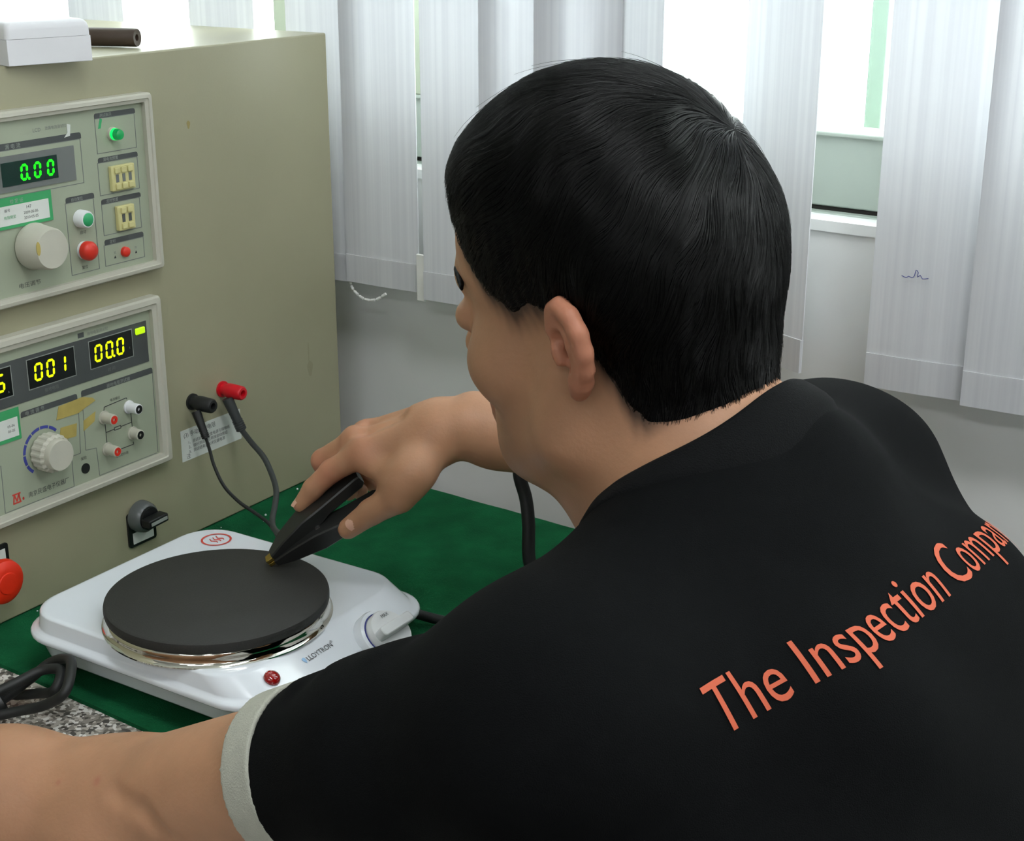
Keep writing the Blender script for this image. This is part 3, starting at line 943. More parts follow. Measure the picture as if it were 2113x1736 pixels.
flat('tape_residue', m2, M['tape'], [(-0.3740, 0.1540), (-0.3600, 0.1600), (-0.3580, 0.1690), (-0.3730, 0.1640)], PN + 0.0001)
ctext('南京民盛电子仪器厂', m2, M['ink'], -0.4430, 0.1115, 0.0056, PN, width=0.0465)
e = clines('maker_emblem', m2, M['inkred'], [((-0.4600, 0.1108), (-0.4585, 0.1188)), ((-0.4585, 0.1188), (-0.4560, 0.1120)), ((-0.4560, 0.1120), (-0.4535, 0.1188)), ((-0.4535, 0.1188), (-0.4525, 0.1108)), ((-0.4605, 0.1108), (-0.4515, 0.1108)), ((-0.4605, 0.1190), (-0.4515, 0.1190)), ((-0.4490, 0.1112), (-0.4490, 0.1140)), ((-0.4500, 0.1126), (-0.4480, 0.1126))], PN, 0.0014)

# ------------------------------------------------------------------ things on top of the cabinet
BR = math.atan2(0.0534, 0.0557)
bx = empty('carton', (-0.1747, 0.1477, 0.4872), BR, 'small white lidded box standing on the beige cabinet', 'box')
bm = bmesh.new(); box(bm, 0, 0.077, 0.0, 0.085, 0.0, 0.0216)
fin('tray', bm, M['styro'], bx, bevel=0.0005)
bm = bmesh.new()
loft(bm, [[Vector((x, y, z)) for x, y in rrect(-0.0003 + q, 0.0773 - q, -0.0003 + q, 0.0853 - q, 0.004, 4)] for z, q in ((0.0217, 0.0), (0.0290, 0.0002), (0.0325, 0.0012), (0.0345, 0.0030), (0.0355, 0.0055), (0.0360, 0.0090))])
fin('lid', bm, M['styro'], bx, smooth=True, angle=60, wn=True)
bm = bmesh.new()
d = Vector((-0.0436, 0.0104, 0)).normalized()
lathe(bm, [(0.0032, 0.006), (0.0032, 0.0), (0.0080, -0.0005), (0.0086, 0.001), (0.0086, 0.15), (0.0080, 0.151), (0, 0.151)], (-0.1105, 0.3290, 0.4962), d, 28)
o = fin('dark_rod', bm, M['tubebrown'], None, True)
tag(o, 'dark brown tube lying behind the white box on the cabinet', 'tube')
# ------------------------------------------------------------------ hot plate (local x = u, -y = n, z up; disc centre at 0,0)
HP = Vector((0.0, -0.001, 0.0))
hp = empty('hot_plate', HP, CAB_ROT, 'white single-ring electric hot plate with a black round disc on the green mat', 'hot plate')
def hloop(u0, u1, n0, n1, z, r, zf=None):
    out = []
    for x, y in rrect(u0, u1, -n1, -n0, r, 8):
        zz = z
        if zf is not None:
            k = min(1, max(0, (-y - (n1 - 0.03)) / 0.03))
            zz = z + (zf - z) * k
        out.append(Vector((x, y, zz)))
    return out
bm = bmesh.new()
loft(bm, [hloop(-.064, .122, -.128, .085, .0150, .026), hloop(-.0770, .1350, -.1410, .0975, .0160, .030), hloop(-.0780, .1360, -.1420, .0985, .0175, .031),
          hloop(-.0835, .1415, -.1475, .1065, .0330, .036), hloop(-.0880, .1460, -.1520, .1165, .0345, .038), hloop(-.0892, .1472, -.1532, .1177, .0360, .039),
          hloop(-.0894, .1474, -.1534, .1179, .0385, .039), hloop(-.0885, .1465, -.1525, .1168, .0402, .0385), hloop(-.0860, .1440, -.1500, .1142, .0412, .038),
          hloop(-.0840, .1418, -.1482, .1120, .0420, .037), hloop(-.0832, .1410, -.1475, .1100, .0432, .0365),
          hloop(-.0818, .1398, -.1463, .0905, .0545, .035), hloop(-.0808, .1390, -.1455, .0888, .0556, .0345), hloop(-.0790, .1375, -.1438, .0868, .0563, .034), hloop(-.0770, .1355, -.1418, .0848, .0566, .033)])
fin('body', bm, M['enamel'], hp, smooth=True, angle=180, wn=True)
for u, n in ((-.058, -.12), (.115, -.12), (-.058, .078), (.115, .078)):
    bm = bmesh.new(); lathe(bm, [(0.010, 0.0002), (0.012, 0.0155)], (u, -n, 0), seg=20)
    fin('foot', bm, M['softblack'], hp, True)
bm = bmesh.new()
lathe(bm, [(0.0860, 0.0672), (0.0908, 0.0670), (0.0914, 0.0660), (0.0916, 0.0630), (0.0920, 0.0602), (0.0931, 0.0580), (0.0944, 0.0571), (0.0944, 0.0560)], seg=96)
fin('drip_ring', bm, M['chrome'], hp, True, angle=50)
bm = bmesh.new()
lathe(bm, [(0.0860, 0.0665), (0.0905, 0.0672), (0.0916, 0.0680), (0.0920, 0.0700), (0.0920, 0.0735), (0.0915, 0.0755), (0.0895, 0.0766), (0.0300, 0.0764), (0.0200, 0.0758), (0, 0.0758)], seg=96)
fin('heating_disc', bm, M['cast'], hp, True, angle=35)
bm = bmesh.new()
lathe(bm, [(0.0068, -0.001), (0.0066, 0.0010), (0.0054, 0.0026), (0.003, 0.0036), (0, 0.0039)], (-0.0490, -0.1010, 0.0500), (0, -0.48, 0.88), 24)
fin('pilot_lamp', bm, M['redlens'], hp, True)
# printed name on the sloping front
pa, pb = Vector((0, -0.1115, 0.0430)), Vector((0, -0.0900, 0.0545))
up = (pb - pa).normalized(); nrm = Vector((1, 0, 0)).cross(up)
def on_slope(me, u, h, k=1.0, width=None):
    xs = [v.co.x for v in me.vertices]
    if width: k = width / (max(xs) - min(xs))
    for v in me.vertices:
        v.co = Vector((u + (v.co.x - min(xs)) * k, 0, 0)) + pa + up * (h + v.co.y) + nrm * 0.0003
    me.update(); return me
link('brand_lettering', on_slope(text_mesh('LLOYTRON', 0.0066), -0.0085, 0.0085, width=0.0300), M['ink'], hp)
link('brand_lettering', on_slope(text_mesh('®', 0.0035), 0.0220, 0.0120), M['ink'], hp)
bm = bmesh.new()
prism(bm, [(0, 0.0050), (0.0016, 0.0058), (0.0032, 0.0050), (0.0030, 0.0022), (0.0016, 0.0), (0.0002, 0.0022)], 0.0002, 0.0004, lambda x, y, h: Vector((-0.0132 + x, 0, 0)) + pa + up * (0.0080 + y) + nrm * h)
fin('brand_emblem', bm, mat('pale_blue_print', (150, 190, 228), 0.4), hp)
# warning ring printed near the back corner
bm = bmesh.new()
for i in range(48):
    a, b = 2 * math.pi * i / 48, 2 * math.pi * (i + 1) / 48
    q = [(0.0142 * math.cos(a), 0.0142 * math.sin(a)), (0.0142 * math.cos(b), 0.0142 * math.sin(b)), (0.0122 * math.cos(b), 0.0122 * math.sin(b)), (0.0122 * math.cos(a), 0.0122 * math.sin(a))]
    bm.faces.new([bm.verts.new((0.1140 + x, 0.1100 + y, 0.0571)) for x, y in q])
fin('warning_ring', bm, M['inkred'], hp)
for k in (-1, 0, 1):
    bm = bmesh.new()
    tube(bm, [(0.1140 + k * 0.0042 + 0.0012 * math.sin(q * 1.6), 0.1100 - 0.0055 + 0.0022 * q, 0.0571) for q in range(6)], 0.00045, 5, 3)
    fin('warning_stroke', bm, M['inkred'], hp)
# control knob on its boss
kp = Vector((0.0680, -0.1200, 0.0390)); ax = Vector((0, -0.62, 0.78)).normalized()
bm = bmesh.new(); lathe(bm, [(0.0275, -0.012), (0.0262, 0.0010), (0.0245, 0.0045), (0.0215, 0.0052), (0.0210, 0.004), (0, 0.004)], kp, ax, 48)
fin('knob_boss', bm, M['enamel'], hp, True, angle=45)
kd = empty('control_knob', (0, 0, 0)); kd.parent = hp
bm = bmesh.new(); lathe(bm, [(0.0200, 0.0045), (0.0198, 0.0110), (0.0188, 0.0125), (0, 0.0130)], kp, ax, 48)
fin('dial', bm, M['white'], kd, True, angle=45)
bm = bmesh.new(); lathe(bm, [(0.0206, 0.0046), (0.0212, 0.0046), (0.0212, 0.0058), (0.0206, 0.0058)], kp, ax, 48, closed=True)
fin('dial_line', bm, M['inkblue'], kd, True)
kx = Vector((1, 0, 0)); ky = ax.cross(kx)
bm = bmesh.new()
loft(bm, [[kp + kx * x + ky * y + ax * h for x, y in rrect(-0.0195, 0.0195, -0.0045, 0.0045, 0.003, 4)] for h in (0.0125, 0.0230)])
fin('grip', bm, M['white'], kd, bevel=0.001)
me = text_mesh('MAX', 0.0046, 'CENTER')
for v in me.vertices: v.co = kp + kx * (v.co.x * 0.9 + 0.004) + ky * (v.co.y + 0.0120) + ax * 0.0131
link('lettering', me, M['ink'], kd)
# mains lead out of the back, looping up beside the man's wrist
inv = Matrix.Translation(HP) @ Matrix.Rotation(CAB_ROT, 4, 'Z')
inv = inv.inverted()
bm = bmesh.new()
W = [(0.118, 0.098, 0.016), (0.1420, 0.0985, 0.014), (0.1560, 0.0960, 0.010), (0.1760, 0.0900, 0.007), (0.2000, 0.0820, 0.006), (0.240, 0.072, 0.006), (0.29, 0.066, 0.006)]
tube(bm, [inv @ Vector(p) for p in W], 0.0046, 12, 8)
fin('mains_lead', bm, M['softblack'], hp, True)

# ------------------------------------------------------------------ cables on the table
bm = bmesh.new()
tube(bm, [(0.315, 0.105, 0.0066), (0.2800, 0.108, 0.016), (0.2605, 0.1100, 0.0500), (0.2585, 0.1176, 0.0889), (0.2560, 0.1247, 0.1100), (0.2500, 0.1310, 0.1340), (0.2560, 0.1400, 0.1560),
          (0.2900, 0.1500, 0.1600), (0.335, 0.160, 0.120), (0.350, 0.175, 0.050), (0.345, 0.185, 0.0075), (0.335, 0.200, 0.0064)], 0.0060, 14, 8)
o = fin('thick_cable', bm, M['softblack'], None, True)
tag(o, 'thick black cable rising in a loop behind the man\'s forearm', 'cable')
bm = bmesh.new()
tube(bm, [(-0.235, -0.120, 0.004), (-0.205, -0.098, 0.006), (-0.172, -0.072, 0.010), (-0.1500, -0.0440, 0.018), (-0.1340, -0.0310, 0.028), (-0.1130, -0.0480, 0.040), (-0.1035, -0.0760, 0.043), (-0.1050, -0.0935, 0.034), (-0.1240, -0.0870, 0.020), (-0.1450, -0.0830, 0.013),
          (-0.1720, -0.0870, 0.009), (-0.1830, -0.0900, 0.014), (-0.1720, -0.0800, 0.022), (-0.1520, -0.0630, 0.027), (-0.1350, -0.0500, 0.031), (-0.1180, -0.0560, 0.034), (-0.1200, -0.0700, 0.024), (-0.1400, -0.0500, 0.010), (-0.1700, -0.0400, 0.004), (-0.2100, -0.0200, 0.004), (-0.2500, -0.0100, 0.004)], 0.0042, 12, 8)
o = fin('coiled_cord', bm, M['softblack'], None, True)
tag(o, 'black flex bent into loops against the left corner of the hot plate', 'cord')
bm = bmesh.new()
lathe(bm, [(0.0085, 0), (0.0105, 0.002), (0.0105, 0.012), (0.0085, 0.014)], (-0.1720, -0.0800, 0.0115), (0.72, 0.62, 0.2), 20)
fin('cord_tie', bm, M['black'], o, True)

# ------------------------------------------------------------------ test clamp and its leads
def oriented(T, A, UPV):
    a = (Vector(A)).normalized(); u = Vector(UPV); u = (u - a * u.dot(a)).normalized(); s = a.cross(u)
    return lambda x, y, z: Vector(T) + a * x + s * y + u * z
T_ = Vector((0.0365, 0.0530, 0.0815))
clamp = empty('test_clamp', T_, 0, 'black plastic test clamp held with its brass jaws on the black disc', 'clamp')
def rel(f): return lambda x, y, z: f(x, y, z) - T_
RU, RL, PV = Vector((0.1149, 0.0702, 0.1511)), Vector((0.1330, 0.0500, 0.1460)), Vector((0.080, 0.0575, 0.115))
upv = Vector((-0.45, -0.25, 0.75))
def lever(name, A, stations, m):
    """stations: (x, half width, z low, z high) along the lever"""
    f = rel(oriented(T_, A, upv))
    bm = bmesh.new()
    L = []
    for x, w, z0, z1 in stations:
        L.append([f(x, y, z) for y, z in ((-w, z0 + 0.0012), (-w + 0.0012, z0), (w - 0.0012, z0), (w, z0 + 0.0012), (w, z1 - 0.0012), (w - 0.0012, z1), (-w + 0.0012, z1), (-w, z1 - 0.0012))])
    loft(bm, L)
    return fin(name, bm, m, clamp, True, angle=35)
lever('lower_lever', RL - T_, [(0.004, 0.0060, -0.0060, 0.0012), (0.020, 0.0095, -0.0085, 0.0040), (0.050, 0.0120, -0.0125, 0.0050), (0.075, 0.0120, -0.0125, 0.0010), (0.108, 0.0105, -0.0090, 0.0002), (0.112, 0.0090, -0.0075, -0.001)], M['clip'])
lever('upper_lever', RU - T_, [(0.004, 0.0060, 0.0004, 0.0058), (0.020, 0.0098, 0.0006, 0.0105), (0.045, 0.0122, 0.0000, 0.0135), (0.058, 0.0122, -0.0010, 0.0125), (0.066, 0.0105, 0.0000, 0.0110), (0.102, 0.0090, -0.0030, 0.0085), (0.106, 0.0080, -0.0015, 0.0070)], M['clip'])
f = rel(oriented(T_, PV - T_, upv))
bm = bmesh.new()
for z0, z1 in ((-0.0030, 0.0004), (0.0010, 0.0042)):
    loft(bm, [[f(x, y, z) for y, z in ((-w, z0), (w, z0), (w, z1), (-w, z1))] for x, w in ((-0.0030, 0.0040), (0.0, 0.0046), (0.012, 0.0050))])
fin('brass_jaw', bm, M['brass'], clamp, bevel=0.0005)
bm = bmesh.new()
c = f(0.052, 0, 0.001); ax_ = (f(0.052, 1, 0.001) - c)
lathe(bm, [(0.0030, -0.0105), (0.0030, 0.0105)], c, ax_, 16)
fin('pivot_pin', bm, M['steel'], clamp, True)

def lead(name, boot, path, r, m, label, bootm, R0, R1):
    e = empty(name, boot[0], 0, label, 'test lead')
    b0 = Vector(boot[0])
    bm = bmesh.new()
    bp = [Vector(p) - b0 for p in boot]
    tube(bm, bp, lambda t: R0 + (R1 - R0) * t, 16, 6)
    for k in range(5):
        a = bp[-1].lerp(bp[-2], 0.08 + 0.13 * k)
        lathe(bm, [(R1 * 1.0, -0.0008), (R1 * 1.22, -0.0006), (R1 * 1.22, 0.0006), (R1 * 1.0, 0.0008)], a, bp[-1] - bp[-2], 16)
    fin('plug_boot', bm, bootm, e, True)
    bm = bmesh.new()
    tube(bm, [bp[-1]] + [Vector(p) - b0 for p in path], r, 12, 8)
    fin('lead_wire', bm, m, e, True)
    return e
rp0, rp1 = cp(-0.1905, 0.014, 0.1370), cp(-0.1850, 0.026, 0.1030)
bp0, bp1 = cp(-0.2360, 0.014, 0.1360), cp(-0.2368, 0.026, 0.1095)
LE = Vector((0.0560, 0.0640, 0.0960))
lead('grey_test_lead', [rp0, rp0.lerp(rp1, 0.5), rp1], [(-0.0204, 0.3063, 0.0974), (-0.0047, 0.2819, 0.0907), (0.0074, 0.256, 0.0799), (0.0141, 0.2318, 0.0741), (0.016, 0.2078, 0.0686), (0.017, 0.1844, 0.0648), (0.0221, 0.162, 0.0644), (0.0400, 0.112, 0.0780), (0.0560, 0.0690, 0.0980)], 0.0029, M['greyplug'],
     'thick grey test lead plugged into the red post of the cabinet', M['greyplug'], 0.0058, 0.0046)
lead('black_test_lead', [bp0, bp0.lerp(bp1, 0.5), bp1], [(-0.0558, 0.269, 0.1032), (-0.0485, 0.2502, 0.0939), (-0.0362, 0.2301, 0.0808), (-0.0194, 0.2115, 0.0721), (-0.0015, 0.1944, 0.0676), (0.0134, 0.1777, 0.0646), (0.0230, 0.1580, 0.0635), (0.0360, 0.110, 0.0750), (0.0520, 0.0690, 0.0935)], 0.0017, M['softblack'],
     'thin black test lead plugged into the black post of the cabinet', M['black'], 0.0050, 0.0034)
# ------------------------------------------------------------------ the man
man = empty('person', (0.62, -0.47, FLOOR), 0, 'man in a black shirt with orange lettering leaning over the table holding a clamp', 'person')
MANLOC = np.array([0.62, -0.47, FLOOR])

YAW, PIT, ROL = math.radians(-53), math.radians(9), math.radians(-2)
HS = 1.04
HEAD_O = np.array([0.3125, -0.2520, 0.3770])
_f0 = np.array([math.sin(YAW), math.cos(YAW), 0]); _z = np.array([0, 0, 1.0])
HF = math.cos(PIT) * _f0 - math.sin(PIT) * _z
HU = math.sin(PIT) * _f0 + math.cos(PIT) * _z
HL = np.cross(HU, HF)
HL, HU = math.cos(ROL) * HL + math.sin(ROL) * HU, math.cos(ROL) * HU - math.sin(ROL) * HL
HB = np.array([HF, HL, HU])
def hw(p): return HEAD_O + HS * (np.array(p, float) @ HB)
def hl(P): return ((P - HEAD_O) @ HB.T) / HS
def hc(a, b, ra, rb, k=0.01, mode='u'): return cap(hw(a), hw(b), ra * HS, rb * HS, k, mode)
def he(c, r, k=0.01, mode='u', rot=None):
    B = HB if rot is None else np.array(rot) @ HB
    return ell(hw(c), np.array(r) * HS, B, k, mode)

# torso frame
FB = np.array([-0.81, 0.586, 0.0]); RB = np.array([0.586, 0.81, 0.0])
NB = np.array([0.380, -0.302, 0.262])
PEL = np.array([0.585, -0.455, -0.205])
SP = (NB - PEL) / np.linalg.norm(NB - PEL)
FP = FB - SP * (FB @ SP); FP /= np.linalg.norm(FP)
TBAS = np.array([RB, FP, SP])
LSH, RSH = np.array([0.262, -0.446, 0.215]), np.array([0.464, -0.152, 0.222])
LEL, LWR = np.array([-0.0100, -0.2760, 0.052]), np.array([-0.2550, -0.2120, 0.036])
REL, RWR = np.array([0.430, 0.115, 0.135]), np.array([0.2026, 0.0561, 0.2025])

head_ops = [
    he((.007, 0, .051), (.082, .074, .079), 0),
    he((-.024, 0, .026), (.052, .066, .058), .02),
    he((.045, 0, .050), (.050, .060, .055), .02),
    he((.040, 0, -.015), (.052, .060, .070), .02),
    he((.052, .044, -.014), (.028, .022, .022), .02), he((.052, -.044, -.014), (.028, .022, .022), .02),
    hc((.012, .050, -.055), (.072, .013, -.076), .017, .017, .025), hc((.012, -.050, -.055), (.072, -.013, -.076), .017, .017, .025),
    hc((.005, .054, -.015), (.012, .050, -.055), .016, .017, .02), hc((.005, -.054, -.015), (.012, -.050, -.055), .016, .017, .02),
    he((.071, 0, -.075), (.022, .024, .018), .015),
    he((.064, 0, -.052), (.029, .032, .030), .015),
    hc((.086, -.026, .034), (.086, .026, .034), .010, .010, .018),
    hc((.090, 0, .024), (.112, 0, -.014), .007, .0095, .012),
    he((.104, .011, -.019), (.009, .008, .007), .006), he((.104, -.011, -.019), (.009, .008, .007), .006),
    he((.098, .032, .012), (.012, .016, .010), .010, 's'), he((.098, -.032, .012), (.012, .016, .010), .010, 's'),
    he((.084, .032, .012), (.012, .015, .011), .004), he((.084, -.032, .012), (.012, .015, .011), .004),
    hc((.0935, -.014, -.0475), (.0935, .014, -.0475), .0055, .0055, .006), hc((.0925, -.012, -.0565), (.0925, .012, -.0565), .006, .006, .006),
    hc((.1025, -.016, -.052), (.1025, .016, -.052), .0015, .0015, .003, 's'),
]
skull_ops = list(head_ops)
# ears: a hinged plate with a rolled rim, bowl and lobe
def ear_ops(sd):
    def e(a, h, t):
        """a backwards from the hinge, h upwards, t outwards from the ear plane"""
        c, s = math.cos(math.radians(25)), math.sin(math.radians(25))
        a2 = a; h2 = h
        return (-0.005 - a2 * c + t * s * 0.55 + 0.10 * h2, sd * (0.0715 + a2 * s + t * c), h2 * .78 + 0.001)
    o = []
    def E(p, q, ra, rb, k, m='u'): o.append(hc(e(*p), e(*q), ra, rb, k, m))
    E((.008, .018, 0), (.010, -.012, 0), .0060, .0050, .006)
    E((.018, .014, .001), (.016, -.006, .001), .0055, .0050, .008)
    rim = [(.000, .004, .001), (.002, .018, .002), (.007, .030, .003), (.016, .0345, .004), (.025, .029, .0045), (.0295, .017, .004), (.0285, .003, .003), (.023, -.010, .002), (.016, -.020, .001)]
    for p, q in zip(rim, rim[1:]): E(p, q, .0042, .0042, .007)
    E((.013, -.021, .0005), (.008, -.028, .000), .0066, .0058, .006)
    E((.013, .023, .0018), (.0185, .008, .0022), .0034, .0034, .006)
    E((.0185, .008, .0022), (.013, -.009, .0018), .0034, .0036, .006)
    E((.0085, .008, .006), (.0095, -.006, .006), .0060, .0055, .005, 's')
    E((.0095, .002, -.001), (.0060, .001, -.006), .0042, .0036, .003, 's')
    E((.001, .001, .0045), (.0015, -.006, .0045), .0038, .0034, .004)
    return o
head_ops += ear_ops(1) + ear_ops(-1)

neck_ops = [hc((-.018, 0, -.010), (-.026, 0, -.070), .048, .050, .03)]
_nb = NB + SP * 0.01
neck_ops += [cap(hw((-.024, 0, -.045)), NB + FP * 0.018, .052, .062, .03),
             cap(hw((.030, 0, -.075)), NB + FP * 0.045 - SP * 0.03, .036, .045, .04)]

def finger(p, r, k0=0.008):
    o = []
    for i in range(len(p) - 1):
        o.append(cap(p[i], p[i + 1], r[i], r[i + 1], k0 if i == 0 else 0.003))
    return o
A3 = lambda *v: np.array(v, float)
# right hand, closed over the clamp
rM = [A3(.1210, .0560, .1800), A3(.1120, .0800, .1810), A3(.1180, .1010, .1790), A3(.1290, .1180, .1730)]
rhand = []
for mcp, r0 in zip(rM, (.0135, .0135, .0125, .0115)):
    rhand.append(cap(RWR + A3(-.012, 0, 0) + (mcp - RWR) * 0.12, mcp, .0175, r0, .016))
rhand += [cap(RWR + A3(-.02, .0, -.012), A3(.1560, .0280, .1690), .019, .0165, .016)]
rhand += finger([rM[0], A3(.0900, .0655, .1590), A3(.0735, .0672, .1420), A3(.0625, .0665, .1275)], (.0118, .0100, .0090, .0072))
rhand += finger([rM[1], A3(.0790, .0960, .1570), A3(.0860, .1000, .1340), A3(.1020, .0850, .1320)], (.0120, .0102, .0092, .0078))
rhand += finger([rM[2], A3(.0850, .1180, .1510), A3(.0930, .1180, .1290), A3(.1100, .1010, .1260)], (.0112, .0096, .0086, .0074))
rhand += finger([rM[3], A3(.1010, .1340, .1480), A3(.1060, .1330, .1300), A3(.1190, .1170, .1260)], (.0100, .0086, .0078, .0066))
rhand += finger([A3(.1640, .0260, .1720), A3(.1500, .0245, .1520), A3(.1260, .0350, .1340), A3(.1050, .0420, .1155)], (.0165, .0138, .0112, .0090), .014)
rhand += [cap(A3(.1500, .0260, .1640), A3(.1280, .0480, .1690), .0085, .0090, .014)]
# left hand lying flat, outside the frame
_d, _p = A3(-.75, -.66, 0), A3(-.66, .75, 0)
lM = [LWR + _d * q0 + _p * q1 + A3(0, 0, q2) for q0, q1, q2 in ((.082, .030, -.006), (.088, .010, -.005), (.085, -.011, -.007), (.078, -.030, -.011))]
lhand = []
for mcp, r0 in zip(lM, (.013, .013, .012, .011)):
    lhand.append(cap(LWR + _d * .006, mcp, .0170, r0, .016))
for mcp, L, r in zip(lM, (.078, .086, .080, .062), ((.0112, .0098, .009, .0072), (.0114, .0100, .0092, .0074), (.0108, .0094, .0086, .0070), (.0096, .0084, .0076, .0062))):
    d = _d + _p * (_p @ (mcp - LWR)) * 4; d /= np.linalg.norm(d)
    lhand += finger([mcp, mcp + d * L * .48 + A3(0, 0, -.004), mcp + d * L * .78 + A3(0, 0, -.012), A3(*(mcp + d * L)[:2], .0095)], r)
lhand += finger([LWR + _d * a + _p * b + A3(0, 0, c) for a, b, c in ((.012, .014, -.006), (.036, .040, -.012), (.066, .056, -.018), (.090, .064, -.0245))], (.0160, .0135, .0112, .0088), .014)

def bulge(a, b, t, off, r, k=.02):
    p = np.array(a) + (np.array(b) - np.array(a)) * t + np.array(off)
    return cap(p - (np.array(b) - np.array(a)) * .12, p + (np.array(b) - np.array(a)) * .12, r, r, k)
arm_ops = [
    cap(LSH, LEL, .049, .040, .03), bulge(LSH, LEL, .40, (0, 0, -.002), .041),
    cap(LEL, LEL + (LWR - LEL) * .35, .041, .0405, .03), cap(LEL + (LWR - LEL) * .35, LWR, .0400, .0275, .03),
    cap(LEL + A3(.008, -.012, -.008), LEL + A3(-.012, -.016, -.010), .031, .030, .02),
    cap(RSH, REL, .050, .040, .03), cap(REL, REL + (RWR - REL) * .35, .040, .040, .03), cap(REL + (RWR - REL) * .35, RWR + (REL - RWR) * .12, .040, .0270, .03),
    cap(RWR + (REL - RWR) * .12, RWR, .0265, .0245, .02),
    cap(RWR + (REL - RWR) * .02 + A3(.004, .004, .016), RWR + (REL - RWR) * .05 + A3(.004, .004, .016), .011, .011, .014),
]
torso_ops = [
    ell(NB - SP * .185, (.160, .100, .210), TBAS, .05),
    cap(NB - SP * .100 - FP * .040 - RB * .075, NB - SP * .100 - FP * .040 + RB * .075, .066, .066, .05),
    cap(LSH, NB - SP * .055, .052, .055, .05), cap(RSH, NB - SP * .055, .052, .055, .05),
    cap(NB + SP * .018 - FP * .012, LSH + A3(0, 0, .020) + RB * .03, .050, .034, .04), cap(NB + SP * .018 - FP * .012, RSH + A3(0, 0, .020) - RB * .03, .050, .040, .05),
    cap(RSH - FP * .012 - RB * .012, NB - SP * .26 + RB * .105 - FP * .02, .060, .070, .05), cap(LSH - FP * .005 + RB * .012, NB - SP * .26 - RB * .105 - FP * .02, .050, .070, .05),
    ell(NB - SP * .38, (.150, .115, .190), TBAS, .06),
    ell(PEL, (.165, .125, .120), TBAS, .06),
]
KN = [PEL + RB * s * .10 + FB * .42 + A3(0, 0, -.050) for s in (-1, 1)]
HIP = [PEL + RB * s * .085 + A3(0, 0, -.03) for s in (-1, 1)]
ANK = [np.array([*(k + FB * (-.02))[:2], FLOOR + .09]) for k in KN]
leg_ops = []
for h, k, a in zip(HIP, KN, ANK):
    leg_ops += [cap(h, k, .080, .054, .04), cap(k, a, .052, .034, .02), cap(a, a + FB * .14 + A3(0, 0, -.055), .034, .026, .03)]

creases = [cap(A3(-.0060, -.3230, .0945), A3(.0160, -.3460, .0925), .0030, .0040, .010, 's'), cap(A3(.0160, -.3460, .0925), A3(.0330, -.3540, .0810), .0040, .0030, .010, 's')]
# knuckle folds and the hollows between the tendons of the right hand
for a, b in ((rM[0], rM[1]), (rM[1], rM[2])):
    m_ = (a + b) / 2
    creases.append(cap(m_ + A3(.004, -.004, .0165), m_ + (RWR - m_) * .34 + A3(.002, -.004, .0235), .0035, .0030, .014, 's'))
body_ops = torso_ops + leg_ops + head_ops + neck_ops + arm_ops + rhand + lhand + creases
VOX = 0.0021
pos, Q = surface(body_ops, (-.46, -.72, FLOOR - .03), (.86, .32, .56), VOX, 2)

HX = np.array([-.13, -.075, -.060, -.046, -.034, -.022, .004, .016, .028, .045, .062, .076, .090, .13])
HZ = np.array([-.066, -.064, -.060, -.050, -.036, -.010, .022, .024, .018, .030, .056, .080, .092, .098])
def hair_margin(p):
    """height above the hairline, head coordinates"""
    zz = np.interp(p[:, 0], HX, HZ)
    jag = .0011 * np.sin(p[:, 0] * 900 + 3 * np.sin(p[:, 1] * 240)) + .0010 * np.sin(p[:, 1] * 700 + p[:, 0] * 410)
    return p[:, 2] - zz + jag

# skin tint: lips, stubble shade under the hairline and on the jaw, redder ears and knuckles
P = hl(pos)
x, y, z = P[:, 0], P[:, 1], P[:, 2]
inhead = (np.abs(y) < .10) & (z > -.11) & (z < .16) & (np.abs(x) < .13)
def blob(c, r): return np.exp(-(((P - np.array(c)) / np.array(r)) ** 2).sum(1))
red = inhead * np.clip(1 - field(pos, [o for o in ear_ops(1) + ear_ops(-1) if o['m'] == 'u']) / .003, 0, 1) * np.clip((field(pos, skull_ops) - .003) / .004, 0, 1) * .4
lips = inhead * blob((.0985, 0, -.052), (.012, .020, .008))
for c in rM + [A3(.0900, .0655, .1590), A3(.0790, .0960, .1570)]:
    red = np.maximum(red, .5 * np.exp(-((np.linalg.norm(pos - c, axis=1) / .014) ** 2)))
for c, r_ in (((-.0175, -.309, .0928), .0030), ((-.0463, -.2967, .0839), .0018)):
    lips = np.maximum(lips, .5 * np.exp(-((np.linalg.norm(pos - np.array(c), axis=1) / r_) ** 2)))
me = np_mesh('body', pos - MANLOC, Q)
ca = me.color_attributes.new('tint', 'FLOAT_COLOR', 'POINT')
cols = np.ones((len(pos), 4), np.float32); cols[:, 0] = np.clip(red, 0, 1); cols[:, 1] = np.clip(lips, 0, 1); 
stub = hair_margin(P)
stub = np.clip((stub + .016) / .016, 0, 1) ** 1.5 * inhead * (x < .075) * np.clip(1 - (field(pos, skull_ops + neck_ops) - .001) / .003, 0, 1)
jaw = inhead * np.exp(-(((x - .07) / .035) ** 2 + ((z + .07) / .022) ** 2)) * .22
cols[:, 2] = np.clip(np.maximum(stub * .85, jaw), 0, 1)
ca.data.foreach_set('color', cols.ravel())

